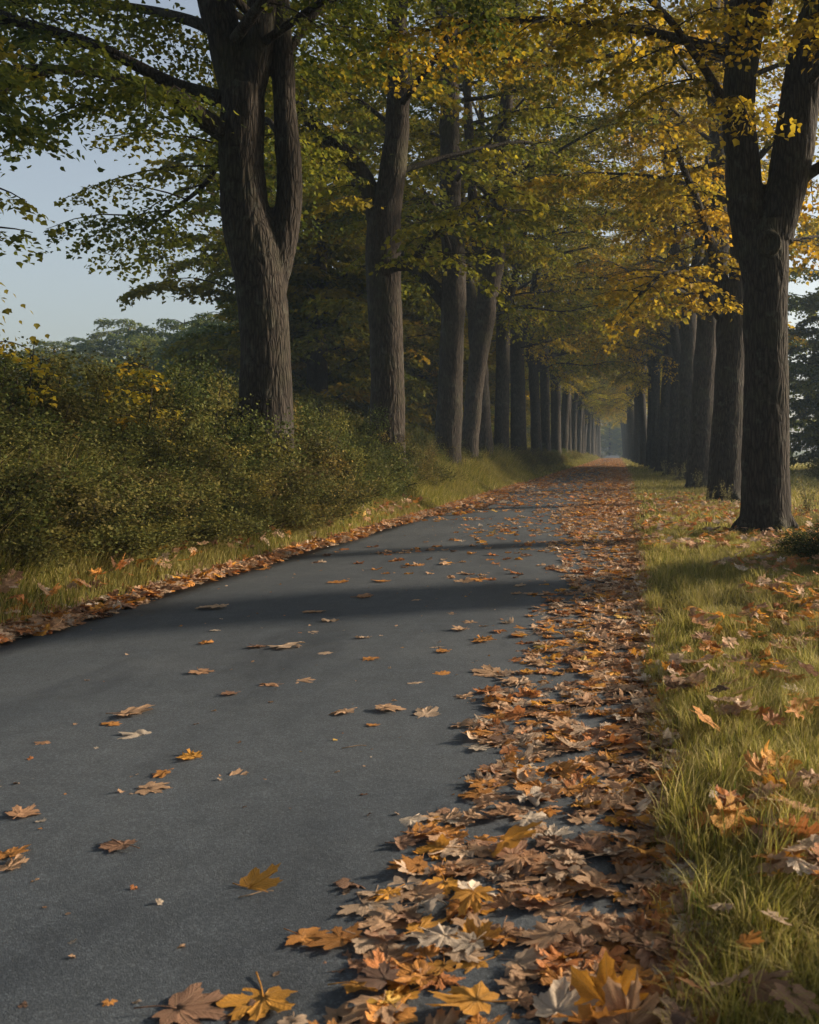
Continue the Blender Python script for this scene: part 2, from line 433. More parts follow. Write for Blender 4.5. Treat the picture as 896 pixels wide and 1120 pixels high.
# px, py, width px, colour index, label, shape, tilt
ISO = [
 (288, 971, 50, 6, 'golden orange leaf folded up on one edge, alone on the lower asphalt'),
 (342, 1027, 50, 5, 'flat star shaped orange brown leaf on bare asphalt beside the bottom of the leaf drift'),
 (371, 1053, 40, 2, 'small grey brown leaf just right of and below the star shaped orange leaf'),
 (285, 1104, 84, 6, 'large bright orange leaf at the bottom edge of the photo on the asphalt'),
 (212, 1108, 70, 2, 'crumpled brown leaf left of the large bright orange leaf at the bottom edge'),
 (252, 1112, 50, 8, 'dark curled leaf touching the large bright orange leaf from the left'),
 (124, 926, 44, 2, 'grey brown maple leaf alone on the dark asphalt at lower left'),
 (258, 850, 36, 0, 'tan leaf with a dark shadow at its left, right of a pair of leaves'),
 (172, 863, 36, 0, 'long pale tan leaf below a small orange curled one'),
 (176, 848, 22, 5, 'small orange curled leaf just above a long pale tan leaf'),
 (205, 828, 27, 6, 'little orange curled leaf upper right of the small pair'),
 (147, 806, 36, 4, 'pale bleached leaf lying flat below the pile of two tan leaves'),
 (150, 780, 38, 0, 'tan leaf with raised back, largest on the left half of the asphalt'),
 (126, 791, 22, 5, 'small orange leaf in front of the raised tan leaf'),
 (48, 813, 22, 1, 'small brown leaf near the left edge above the pale one'),
 (14, 854, 38, 3, 'pale tan leaf at the left edge of the photo'),
 (27, 889, 38, 1, 'brown curled leaf with a stem near the left edge of the photo'),
 (12, 934, 36, 5, 'orange brown leaf overlapping a tan one at the left edge'),
 (16, 946, 36, 0, 'tan leaf under the orange brown one at the left edge'),
 (373, 781, 27, 0, 'small tan leaf in mid asphalt with its shadow to the left'),
 (427, 776, 32, 0, 'tan leaf with upturned lobes close left of the leaf drift'),
 (410, 793, 16, 5, 'tiny rust orange leaf below the tan leaf with upturned lobes'),
 (467, 780, 34, 3, 'pale leaf joining the left border of the leaf drift'),
 (300, 747, 28, 1, 'brown leaf left one of two lying side by side on mid asphalt'),
 (333, 744, 26, 0, 'tan leaf right one of two lying side by side on mid asphalt'),
 (250, 760, 18, 2, 'small dark leaf below the brown and tan side by side pair'),
 (222, 736, 22, 1, 'small brown leaf standing apart left of the middle of the path'),
 (286, 708, 26, 2, 'brown leaf touching a pale jagged leaf from the left'),
 (315, 708, 34, 3, 'pale jagged leaf with raised lobes on the shaded asphalt'),
 (355, 715, 19, 3, 'small pale flat leaf right of the jagged pale leaf'),
 (407, 721, 16, 5, 'small orange leaf standing on edge in the middle of the path'),
 (395, 698, 18, 3, 'small pale leaf above the orange leaf standing on edge'),
 (226, 703, 18, 5, 'orange curled leaf in the shadow band on the left'),
 (229, 666, 34, 3, 'long thin pale leaf lying on the shaded asphalt near the left verge'),
 (237, 690, 12, 4, 'tiny pale leaf under the long thin pale one'),
 (345, 692, 18, 3, 'small pale leaf in the middle of the tree shadow band'),
 (360, 680, 16, 3, 'tiny pale leaf at the right of the shadow band middle'),
 (342, 670, 22, 0, 'tan leaf with pointed lobes at the upper rim of the shadow band'),
 (400, 653, 20, 1, 'brown leaf in the sunlit gap between the shadow bands'),
 (367, 637, 22, 5, 'orange leaf left one of the two in the sunlit strip of the path'),
 (420, 636, 20, 5, 'orange leaf right one of the two in the sunlit strip of the path'),
 (289, 623, 15, 5, 'little orange leaf near the left verge in the sunlit strip'),
 (487, 736, 24, 5, 'orange brown flat leaf left of a larger crumpled tan leaf'),
 (532, 736, 34, 0, 'larger crumpled tan leaf beside the left border of the leaf drift'),
 (510, 762, 22, 0, 'flat tan leaf below and between the two near the drift border'),
 (566, 747, 36, 3, 'broad pale leaf at the left fringe of the leaf drift'),
 (473, 702, 18, 2, 'small brown leaf in the shadow band left of the drift'),
 (513, 680, 18, 0, 'small tan leaf in the shadow band close to the drift'),
 (493, 671, 14, 0, 'tiny tan leaf upper left in the shadow band close to the drift'),
 (525, 701, 26, 5, 'orange leaf at the fringe of the drift in the shadow band'),
 (478, 708, 14, 3, 'tiny pale leaf below the small brown one in the shadow band'),
 (455, 656, 14, 0, 'tiny tan leaf at the top of the shadow band in mid path'),
 (530, 634, 34, 5, 'bright orange leaf heading a short row of leaves across the sunlit strip'),
 (505, 636, 24, 0, 'tan leaf at the left end of the short row in the sunlit strip'),
 (408, 1010, 56, 4, 'bleached grey buff leaf at the upper left corner of the near drift'),
 (420, 1034, 58, 3, 'pale leaf directly below the bleached grey buff one at the drift corner'),
 (412, 1083, 44, 8, 'dark brown leaf on the asphalt at the lower left of the near drift'),
 (470, 1040, 56, 4, 'bleached broad leaf inside the near drift, right of two pale ones'),
 (500, 1104, 76, 6, 'large golden orange leaf in the drift at the bottom of the photo'),
 (520, 1000, 50, 6, 'golden yellow leaf amid brown ones in the near drift'),
 (590, 1035, 62, 0, 'light tan leaf with broad lobes in the middle of the near drift'),
 (566, 935, 60, 6, 'big golden leaf standing partly upright among brown leaves'),
 (588, 905, 38, 4, 'whitish leaf behind the big golden upright leaf'),
 (624, 1112, 70, 4, 'pale grey leaf with a dark stem at the bottom edge of the drift'),
]
for n_, (px, py, w, c, lab) in enumerate(ISO):
    zg = .035
    for _ in range(3):
        D = F * (EYE - zg) / (py - HZ); X = (px - VX) / F * D; zg = float(surf_z(X, D))
    size = w / F * D / 1.25
    drift = (X > -.52) and py > 890
    zz = zg + (.03 if drift else .003)
    c_ = c; k = FLAT[(n_ * 5) % 13]
    kw = {}
    if n_ == 61: kw = dict(d=(.7, -.4, .28), up=(-.1, -.35, 1)); zz += .015
    if n_ == 0: kw = dict(d=(1, .1, .14), up=(-.14, -.42, .9)); zz += .004
    put_leaf(X, D, zz, k, c_, size, .06 if not drift else .14, lab, 'single leaves on the asphalt' if not drift else 'leaves in the drift along the path edge', **kw)
    taken.append((X, D))
# upright pair at the grass edge and leaves lying in the grass
for px, py, s, c, d, up, lab in [
  (664, 1066, .11, 6, (-.05, .1, 1), (.1, -1, .1), 'tall golden orange leaf standing upright at the drift and grass border'),
  (690, 1080, .115, 0, (.25, .1, 1), (.3, -1, .2), 'tan leaf standing upright behind and right of the golden one'),
  (660, 1100, .12, 5, (.3, -.5, .35), (0, .3, 1), 'broad orange brown leaf spread at the foot of the two upright leaves')]:
    D = F * (EYE - .06) / (py + 22 - HZ); X = (px - VX) / F * D
    put_leaf(X, D, .075, {6: FLAT[8], 0: FLAT[14], 5: FLAT[11]}[c], c, s, 0, lab, 'leaves in the drift along the path edge', d=d, up=up)
GR = [(703, 903, 40, 6, 'golden leaf caught in the grass tips right beside the drift'), (823, 1024, 30, 5, 'orange leaf lying alone in dark grass at lower right'),
      (838, 880, 42, 6, 'orange leaf on the grass with a yellow one above it'), (800, 888, 56, 6, 'bright orange leaf with raised stem in the grass'),
      (850, 946, 46, 0, 'pale tan leaf lying across the grass at right'), (855, 858, 40, 6, 'golden leaf leaning on grass at right of the orange group'),
      (790, 766, 34, 3, 'pale pinkish leaf lying on the grass in sunlight'), (775, 785, 36, 5, 'orange leaf below the pale pinkish one'),
      (848, 838, 44, 6, 'orange yellow leaf at the right edge among tall blades'), (884, 770, 34, 5, 'orange leaf near the right edge of the photo'),
      (790, 985, 26, 3, 'small pale leaf sunk in the dark grass'), (840, 1078, 54, 2, 'brown leaf in the grass of the lower right corner'),
      (800, 1070, 44, 3, 'pale brown leaf at the bottom of the grass'), (760, 1070, 34, 1, 'light brown leaf low in the grass near the drift'),
      (875, 1100, 50, 2, 'dark brown leaf cut by the bottom right corner'), (850, 1002, 30, 3, 'dull tan leaf half hidden by grass at right'),
      (885, 915, 40, 7, 'rust leaf at the right edge of the photo'), (745, 1095, 40, 8, 'dark leaf between drift and grass at the bottom')]
for px, py, w, c, lab in GR:
    D = F * (EYE - .13) / (py - HZ); X = (px - VX) / F * D
    put_leaf(X, D, float(ground(X, D)) + .095, rnd.randrange(30), c, w / F * D / 1.2, .45, lab, 'leaves lying in the grass')
    taken.append((X, D))

g = np.random.default_rng(5)
WHERE = ['in the drift along the right edge of the path']
def drift_xy(n, y0, y1, g):
    y = y0 + (y1 - y0) * g.random(n)
    w = np.minimum(.70 + .04 * np.clip(y - 3, 0, 4) + .05 * np.sin(y * 1.3) + .09 * np.sin(y * .47 + 1) + np.clip((y - 9) * .05, 0, 1.2), 1.9)
    t = g.random(n) ** 2.3 * (.72 + .42 * n2(y * 2.2, y * 0 + 3, 1.0, 5))
    x = re_(y) + .07 - t * w * 1.05 + g.normal(0, .03, n)
    return x, y, t
# nearest leaves of the drift: real single objects
NIND = 212
x, y, t = drift_xy(NIND, 1.86, 3.9, g)
for i_ in range(NIND):
    c = int(g.choice(10, p=PB))
    lab = f'{FNAME[c]} maple leaf among many like it in the near leaf drift'
    zz = float(surf_z(x[i_], y[i_])) + .004 + .018 * float(g.random()) * (1 - t[i_] * .8)
    put_leaf(x[i_], y[i_], zz, FLAT[int(22 * g.random() ** 1.2)], c, .056 + .05 * g.random(), .14 * (1 - .7 * t[i_]) + .04, lab, f'{FNAME[c]} leaves in the drift', shade=float(round(g.uniform(.7, 1.1), 1)), g=g)
# the rest of the drift as one mass
def cat(*a): return np.concatenate(a)
xa, ya, ta = drift_xy(700, 1.2, 4.0, g); xb, yb, tb = drift_xy(1500, 3.8, 9, g); xc, yc, tc_ = drift_xy(2900, 9, 22, g)
X_, Y_, T_ = cat(xa, xb, xc), cat(ya, yb, yc), cat(ta, tb, tc_)
Z_ = surf_z(X_, Y_) + .003 + .015 * g.random(len(X_)) * (1 - T_ * .9)
leaf_pile('fallen_leaves', np.column_stack([X_, Y_]), Z_, .11, g.uniform(.045, .095, len(X_)), PO * .5 + PB * .5, 'thick drift of fallen brown and orange maple leaves along the right edge of the path', g)
# scattered over the path further on, denser with distance and towards the right
n_ = 5200; y = 8 + 82 * g.random(n_) ** 1.25; x = le(y) + (re_(y) - le(y)) * (1 - g.random(n_) ** 1.5)
keep = (n2(x, y, 1.1, 6) + .35 * (x + 3) / 3 > .62 - np.clip((y - 12) / 60, 0, .25)) & ((y > 12) | (g.random(n_) < .35))
x, y = x[keep], y[keep]
leaf_pile('scattered_leaves', np.column_stack([x, y]), surf_z(x, y) + .004, .16, g.uniform(.05, .095, len(x)), PO, 'loose fallen leaves scattered across the far stretch of the path', g, shapes=SIMPLE)
n_ = 16; y = 4.2 + 4.5 * g.random(n_); x = -.6 - .5 * g.random(n_)**2
for i_ in range(n_):
    c = int(g.choice(10, p=PO)); put_leaf(x[i_], y[i_], float(surf_z(x[i_], y[i_])) + .004, int(g.integers(0, 30)), c, .06 + .03 * g.random(), .08, f'{FNAME[c]} leaf on the asphalt just outside the left fringe of the drift', f'{FNAME[c]} leaves fringing the drift', g=g)
# far carpet: long narrow band on both edges
n_ = 12000; y = 17 + 113 * g.random(n_) ** 1.15; sd = g.random(n_)
x = np.where(sd < .5, re_(y) + .2 - np.abs(g.normal(0, .75, n_)), np.where(sd < .7, le(y) - .15 + np.abs(g.normal(0, .5, n_)), le(y) + (re_(y) - le(y)) * g.random(n_)))
kp = ((sd < .7) & (g.random(n_) < .85)) | (n2(x * 1.5, y * .35, 1., 3) > .72 - (y - 17) / 200); x, y = x[kp], y[kp]; n_ = len(x)
leaf_pile('leaf_carpet', np.column_stack([x, y]), surf_z(x, y) + .006 + .02 * g.random(n_), .2, g.uniform(.08, .13, n_), PO, 'carpet of orange leaves covering the far part of the path', g, shapes=SIMPLE)
# crumbs of broken leaves on the asphalt
n_ = 500; y = 1.9 + 14 * g.random(n_) ** 1.3; t_ = g.random(n_) ** 2.4; x = re_(y) + (le(y) - re_(y)) * t_
leaf_pile('leaf_crumbs', np.column_stack([x, y]), surf_z(x, y) + .002, .25, g.uniform(.006, .02, n_), PB, 'tiny crumbs of broken leaves on the asphalt', g, shapes=SIMPLE)
for px, py, L_, lab in [(382, 819, .055, 'thin pale twig lying on mid asphalt right of the lone tan leaf'), (272, 984, .05, 'thin curved leaf stalk left of the folded golden leaf')]:
    D = F * (EYE - .03) / (py - HZ); X = (px - VX) / F * D; zz = float(surf_z(X, D)) + .003
    tv_, tf_ = tube(*spline(np.array([[0, 0, 0], [L_ * .6, .006, .004], [L_, .03, .002], [L_ * 1.5, .035, 0]]), [.0018, .0014, .0012, .0008], .01), 5)
    o_ = obj('twig', mesh('twig', tv_, tf_, M_FALLEN, True, np.tile([[.4, .28, .17]], (len(tv_), 1)), np.full((len(tv_), 2), .3)), loc=(X - L_ / 2, D, zz)); tag(o_, lab, 'twig')
# left verge drift
n_ = 5200; y = 2.5 + 30 * g.random(n_) ** 1.2; x = le(y) + .10 - np.abs(g.normal(0, .26, n_)) + .06 * np.sin(y * 2.1)
leaf_pile('verge_leaves', np.column_stack([x, y]), surf_z(x, y) + .008 + .04 * g.random(n_), .28, g.uniform(.055, .11, n_), PB * .5 + PO * .5, 'bank of fallen leaves piled along the left edge of the path', g)
# leaves in the grass strip on the right and among the weeds on the left
n_ = 3600; y = 1.6 + 22 * g.random(n_) ** 1.1; x = re_(y) + .12 + g.random(n_) ** 1.3 * (.5 + .23 * y)
keep = (n2(x, y, 1.6, 12) > .36 + .2 * (x < re_(y) + .3)) & ((y > 3.6) | (g.random(n_) < .8)); x, y = x[keep], y[keep]; n_ = len(x)
leaf_pile('grass_leaves', np.column_stack([x, y]), ground(x, y) + .05 + .07 * g.random(n_), .35, g.uniform(.05, .095, n_), PO, 'fallen orange leaves strewn through the grass on the right', g)
n_ = 700; y = 4.5 + 14 * g.random(n_); x = le(y) - .2 - g.random(n_) ** 1.5 * 1.3
leaf_pile('weed_leaves', np.column_stack([x, y]), ground(x, y) + .06 + .22 * g.random(n_), .6, g.uniform(.06, .10, n_), PO, 'orange leaves caught in the weeds of the left bank', g)

# ------------------------------------------------------------------ grass
BL = np.array([[-.5, 0, 0], [.5, 0, 0], [-.42, .10, .4], [.42, .10, .4], [-.28, .32, .75], [.28, .32, .75], [0, .68, 1.0]])
BT = [np.array([[0, 1, 3, 2], [2, 3, 5, 4]]), np.array([[4, 5, 6]])]
GCOL = np.array([(.20, .205, .040), (.29, .275, .052), (.38, .33, .075), (.44, .38, .13), (.10, .14, .030), (.52, .42, .19)])
def grass(name, x, y, h, w, label, g, p, zoff=0, droop=1.0, cat='grass'):
    n = len(x); az = n2(x, y, 1.3, 8) * 9 + g.normal(0, 1.3, n)
    lean = g.uniform(.1, 1.9, n) * droop
    ca, sa = np.cos(az), np.sin(az)
    tv = BL[None] * np.stack([w, h * lean, h], -1)[:, None, :]
    X = tv[..., 0] * ca[:, None] - tv[..., 1] * sa[:, None]; Y = tv[..., 0] * sa[:, None] + tv[..., 1] * ca[:, None]
    V = np.stack([X + x[:, None], Y + y[:, None], tv[..., 2] + (ground(x, y) - .01 + zoff)[:, None]], -1).reshape(-1, 3)
    off = (np.arange(n) * 7)[:, None, None]
    c = GCOL[g.choice(len(GCOL), n, p=p)] * g.uniform(.7, 1.25, (n, 1))
    pt = n2(x, y, .8, 15)[:, None]; c = c * (1 - .5 * sm((pt - .45) * 4)) + np.array([.20, .17, .06]) * .5 * sm((pt - .45) * 4)
    me = mesh(name, V, [(f[None] + off).reshape(-1, f.shape[1]) for f in BT], M_GRASS, True, np.repeat(c, 7, 0))
    o = obj(name, me); tag(o, label, cat, kind='stuff'); return o
g = np.random.default_rng(8)
def strip(n, y0, y1, pw, off, wfun):
    y = y0 + (y1 - y0) * g.random(n) ** pw; return off(y), y, wfun(y)
GP = [.11, .17, .28, .23, .04, .17]
def right_grass(n, y0, y1, pw, hm, wm, name, label, extra=.35):
    y = y0 + (y1 - y0) * g.random(n) ** pw
    span = .75 + .215 * y
    x = re_(y) + .01 + g.random(n) * span
    cl = n2(x, y, 2.6, 3); x += (n2(x, y, 9, 4) - .5) * .12
    edge = sm((x - re_(y) + .05) / .3)
    keep = g.random(n) < .35 + .65 * edge; x, y, cl, edge = x[keep], y[keep], cl[keep], edge[keep]; n = len(x)
    h = hm * (.35 + 1.0 * cl) * g.uniform(.5, 1.35, n) * (.45 + .55 * edge)
    return grass(name, x, y, h, wm * g.uniform(.6, 1.3, n), label, g, GP)
right_grass(85000, 1.3, 5.0, 1.0, .10, .0034, 'near_grass', 'long green grass blades in the lower right beside the leaf drift')
right_grass(95000, 4.8, 14, 1.0, .09, .0052, 'verge_grass', 'sunlit green and straw coloured grass between the path and the first trees')
right_grass(70000, 13.5, 50, 1.1, .11, .014, 'far_grass', 'short grass at the feet of the right row of trees')
right_grass(30000, 50, 140, 1.1, .14, .04, 'distant_grass', 'far grass strip narrowing along the right side of the path')
cx_y = 1.7 + 11 * g.random(260) ** 1.2; cx_x = re_(cx_y) + .08 + g.random(260) * (.3 + .2 * cx_y)
ii = np.repeat(np.arange(260), 70); n_ = len(ii); th = g.uniform(.09, .19, 260)[ii]
grass('grass_tufts', cx_x[ii] + g.normal(0, .028, n_), cx_y[ii] + g.normal(0, .028, n_), th * g.uniform(.5, 1.1, n_), np.full(n_, .0034) * (1 + cx_y[ii] * .08), 'longer tufts standing above the grass on the right', g, GP, droop=.8)
# meadow tussocks beyond the right row
n_ = 60000; y = 9 + 75 * g.random(n_) ** 1.3; x = 3.2 + g.random(n_) * (2 + .33 * y)
grass('meadow_grass', x, y, (.10 + .22 * n2(x, y, .35, 2)) * g.uniform(.6, 1.3, n_), .010 + .0007 * y, 'pale meadow grass in the open field behind the right row of trees', g, [.1, .15, .2, .3, .05, .2])
# left verge grass and weeds
n_ = 130000; y = 3.5 + 34 * g.random(n_) ** 1.25; x = le(y) - .12 - g.random(n_) ** .9 * 1.9
ed = sm((le(y) - x) / 1.2)
grass('bank_grass', x, y, (.12 + .86 * ed * n2(x, y, 1.1, 5)) * g.uniform(.6, 1.4, n_), .005 + .00035 * y, 'tangled grass and weeds on the left bank beside the path', g, [.22, .22, .18, .18, .10, .10], droop=.7)
n_ = 50000; y = 36 + 100 * g.random(n_) ** 1.2; x = le(y) - .1 - g.random(n_) * 2.6
grass('far_bank_grass', x, y, (.10 + .35 * sm((le(y) - x) / 1.5)) * g.uniform(.6, 1.4, n_), .03 + .0003 * y, 'grassy far end of the left bank under the trees', g, [.25, .25, .2, .16, .08, .06])

# ------------------------------------------------------------------ trees
LT = np.array([[0, 0, 0], [.34, .04, .03], [.56, .40, .10], [.30, .60, .04], [0, .98, -.10], [-.30, .60, .04], [-.56, .40, .10], [-.34, .04, .03]])
LTF = [np.array([[0, 1, 3, 4], [0, 4, 5, 7]]), np.array([[1, 2, 3], [5, 6, 7]])]
LQ = np.array([[0, 0, 0], [.38, .45, .07], [0, 1, -.08], [-.38, .45, .07]]); LQF = [np.array([[0, 1, 2, 3]])]
CCOL = np.array([(.15, .165, .028), (.23, .22, .028), (.37, .30, .030), (.44, .34, .028), (.50, .32, .03), (.09, .115, .025)])

def fused(tubes, voxel, name, mat=M_BARK, bark=.012, freq=15., smooth=3):
    """tubes: list of (pts, radii): fused into one skin by voxel remesh, then furrowed"""
    pl = Pile()
    for pts, rad in tubes:
        p, r = spline(pts, rad, .12)
        v, f = tube(p, r, 20); pl.add(v, f)
    me = pl.mesh('tmp', None); o = bpy.data.objects.new('tmp', me); COL.objects.link(o)
    m = o.modifiers.new('r', 'REMESH'); m.mode = 'VOXEL'; m.voxel_size = voxel
    s = o.modifiers.new('s', 'SMOOTH'); s.factor = .5; s.iterations = smooth
    dg = bpy.context.evaluated_depsgraph_get(); ev = o.evaluated_get(dg)
    me2 = bpy.data.meshes.new_from_object(ev); bpy.data.objects.remove(o); bpy.data.meshes.remove(me)
    n = len(me2.vertices); co = np.empty(n * 3, np.float32); me2.vertices.foreach_get('co', co); co = co.reshape(-1, 3)
    no = np.empty(n * 3, np.float32); me2.vertices.foreach_get('normal', no); no = no.reshape(-1, 3)
    q = co * [1, 1, .17]
    wob = vnoise(co * 1.9 + 5)[:, None] * .25
    a = 1 - np.abs(vnoise((q + wob * [1, 1, .2]) * freq) * 2 - 1); b = 1 - np.abs(vnoise(q * freq * 1.9 + 9) * 2 - 1)
    d = -bark * (a ** 2.5) - bark * .5 * b ** 2.5 + (vnoise(co * 2.2) - .5) * .05
    co = co + no * d[:, None]
    me2.vertices.foreach_set('co', co.astype(np.float32).ravel()); me2.update()
    me2.materials.clear(); me2.materials.append(mat)
    me2.polygons.foreach_set('use_smooth', np.ones(len(me2.polygons), bool))
    me2.name = name
    return me2

def roots(base, r, g, n=5, L=.35):
    out = []
    for k in range(n):
        a = k / n * 2 * pi + g.uniform(-.3, .3); d = np.array([cos(a), sin(a), 0])
        out.append(([base + d * r * .25 + [0, 0, .75], base + d * r * .62 + [0, 0, .28], base + d * (r * .95 + L * .35) + [0, 0, .05], base + d * (r + L * .7) + [0, 0, -.12]], [r * .5, r * .42, r * .26, r * .1]))
    return out

def side_branches(limb, rad, g, sp=.32, lmax=1.7, t0=.22, droop=.35):
    """secondary branches off a limb; returns list of polylines"""
    p, _ = spline(limb, rad, .1); seg = np.linalg.norm(np.diff(p, axis=0), axis=1); L = seg.sum(); cum = np.concatenate([[0], np.cumsum(seg)])
    out = []; s = L * t0; side = 1
    while s < L:
        i = min(np.searchsorted(cum, s), len(p) - 2); d = p[i + 1] - p[i]; d = d / (np.linalg.norm(d) + 1e-9)
        dh = np.array([d[0], d[1], 0]); nh = np.linalg.norm(dh)
        dh = dh / nh if nh > .15 else np.array([*(lambda a: (cos(a), sin(a)))(g.uniform(0, 2 * pi)), 0])
        a = side * radians(g.uniform(35, 78)); c, s_ = cos(a), sin(a)
        q = np.array([dh[0] * c - dh[1] * s_, dh[0] * s_ + dh[1] * c, g.uniform(-.15, .35)])
        l = lmax * (1.05 - .55 * s / L) * g.uniform(.45, 1.1)
        e1 = p[i] + q * l * .5; e2 = p[i] + q * l + [0, 0, -droop * l * g.uniform(.3, 1)]
        out.append(np.array([p[i], e1, e2])); side = -side; s += sp * g.uniform(.6, 1.4)
    d = p[-1] - p[-3]; d = d / np.linalg.norm(d); out.append(np.array([p[-1], p[-1] + d * .4, p[-1] + d * .8 + [0, 0, -.2]]))
    return out

def foliage(branches, g, per_m=70, size=.115, colw=(.25, .28, .2, .12, .05, .1), template='T', spread=.24):
    pos, dr, cc = [], [], []
    for b in branches:
        L = np.linalg.norm(b[1] - b[0]) + np.linalg.norm(b[2] - b[1]); n = max(4, int(L * per_m * g.uniform(.6, 1.3)))
        t = g.random(n) ** .75; q = (b[0] * ((1 - t)**2)[:, None] + b[1] * (2 * t * (1 - t))[:, None] + b[2] * (t**2)[:, None])
        d = b[2] - b[0]; d = d / (np.linalg.norm(d) + 1e-9); sd = np.cross(d, [0, 0, 1.]); sd /= np.linalg.norm(sd) + 1e-9
        w = g.normal(0, spread, n) * (.35 + .9 * np.sin(np.clip(t, 0, 1) * pi * .85))
        q = q + sd * w[:, None] + np.array([0, 0, -1.]) * (np.abs(w) * .35 + np.abs(g.normal(0, .07, n)))[:, None]
        pos.append(q); dd = d * .6 + sd * (np.sign(w) * .7)[:, None] + g.normal(0, .45, (n, 3)); dd[:, 2] -= .35; dr.append(dd)
        c0 = CCOL[g.choice(6, p=colw)]; c = c0 * .55 + CCOL[g.choice(6, n, p=colw)] * .45
        cc.append(c * g.uniform(.7, 1.25, (n, 1)))
    pos, dr, cc = map(np.concatenate, (pos, dr, cc)); n = len(pos)
    up = np.column_stack([g.normal(0, .5, n), g.normal(0, .5, n), np.ones(n)])
    tv, tf = (LT, LTF) if template == 'T' else (LQ, LQF)
    return stamp(tv, tf, pos, frames(dr, up), g.uniform(size * .65, size * 1.2, n), cc)

def twigs_mesh(branches, name, g, r0=.016):
    pl = Pile()
    for b in branches:
        t = np.linspace(0, 1, 5)[:, None]; q = b[0] * (1 - t)**2 + b[1] * 2 * t * (1 - t) + b[2] * t**2
        v, f = tube(q, np.linspace(r0, .004, 5), 4, cap=False); pl.add(v, f)
    return pl.mesh(name, M_BARK)

def auto_limbs(leader, rad, g, z0, n, lfun, az0=0.):
    """limbs leaving a leader polyline above z0"""
    p, r = spline(leader, rad, .2); ok = np.where(p[:, 2] > z0)[0]; out = []
    for k in range(n):
        i = ok[int((k + g.uniform(.1, .9)) / n * (len(ok) - 1))]; az = az0 + k * 2.399 + g.uniform(-.3, .3)
        L = lfun(p[i][2]) * g.uniform(.75, 1.15); up = g.uniform(.15, .8)
        d = np.array([cos(az), sin(az), 0])
        a = p[i]; b = a + d * L * .35 + [0, 0, L * up * .35]; c = a + d * L * .7 + [0, 0, L * up * .52]; e = a + d * L + [0, 0, L * up * .45]
        jj = lambda: g.normal(0, .1, 3)
        rr = min(r[i] * .5, .022 + .010 * L)
        out.append((np.array([a, b + jj(), c + jj(), e + jj()]), [rr, rr * .75, rr * .45, rr * .2]))
    return out

ALLEY = {'n': 0}
def limb_mesh(l):
    p, r = spline(l[0], l[1], .15)
    p = p + (vnoise(p * 1.7) - .5)[:, None] * .10 * np.linspace(0, 1, len(p))[:, None]
    v, f = tube(p, r, 10); return mesh('limb', v, f, M_BARK)

def build_tree(trunk_tubes, hand_limbs, leaders, base, g, voxel, zlow, nl, lfun, size=.115, per_m=70, template='T', bark=.012, hand_lmax=1.9, colw=(.25, .28, .2, .12, .05, .1), rootsize=.33, far=False, smooth=3, hdroop=.6):
    base = np.asarray(base, float); root = empty('maple_tree', base)
    loc = lambda P_: np.asarray(P_) - base
    T = [(loc(p), r) for p, r in trunk_tubes] + (roots(np.zeros(3), rootsize, g) if not far else [])
    obj('trunk', fused(T, voxel, 'trunk', bark=bark, smooth=smooth), root)
    limbs = [(loc(p), r) for p, r in hand_limbs]; hn = len(limbs)
    for ld, rd in leaders: limbs += auto_limbs(loc(ld), rd, g, zlow, nl, lfun, g.uniform(0, 6))
    order = list(range(hn)) + sorted(range(hn, len(limbs)), key=lambda i: limbs[i][0][0][2])
    limbs = [limbs[i] for i in order]
    nchild = hn + 6
    for l in limbs[:nchild]: obj('limb', limb_mesh(l), root)
    if len(limbs) > nchild:
        pl = Pile()
        for l in limbs[nchild:]:
            p, r = spline(l[0], l[1], .3); pl.add(*tube(p, r, 6))
        tag(obj('upper_branches', pl.mesh('upper_branches', M_BARK), root), kind='stuff')
    br = []
    for i, l in enumerate(limbs):
        h = i < hn
        br += side_branches(l[0], l[1], g, sp=.26 if h else .34, lmax=hand_lmax if h else 1.8, t0=.15 if h else .2, droop=hdroop if h else .35 + .5 * max(0., 1 - (l[0][0][2] - zlow) / 4.))
    tag(obj('twigs', twigs_mesh(br if not far else br[::2], 'twigs', g), root), kind='stuff')
    v, f, c, _ = foliage(br, g, per_m, size, colw, template)
    o = obj('crown', mesh('crown', v, f, M_CROWN, True, c), root)
    return root

def copy_tree(root, loc, rz, s=1.0, color=(1, 1, 1, 1)):
    r = root.copy(); COL.objects.link(r); r.location = loc; r.rotation_euler = (0, 0, rz); r.scale = (s, s, s)
    for ch in list(root.children):
        c = ch.copy(); COL.objects.link(c); c.parent = r
        if ch.name.startswith('crown'): c.color = color
    return r
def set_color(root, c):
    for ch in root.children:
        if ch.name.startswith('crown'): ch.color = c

def px_tube(lst, D, dD=0.0):
    """(px, py, width px[, D]) -> world polyline and radii"""
    pts, rad = [], []
    for e in lst:
        d = e[3] if len(e) > 3 else D
        pts.append(P(e[0], e[1], d)); rad.append(e[2] * d / F / 2)
    return np.array(pts), rad

lf = lambda z: 4.6 if z < 12 else max(1.4, 4.6 - (z - 12) * .36)
def extend(t, dz, lean, r1, n=3):
    """continue a leader upwards out of the photo"""
    p, r = t; p = list(p); r = list(r); a = p[-1]; 
    for k in range(1, n + 1):
        f = k / n; p.append(a + np.array([lean[0] * f, lean[1] * f, dz * f])); r.append(r[-1] + (r1 - r[-1]) * f)
    return np.array(p), r

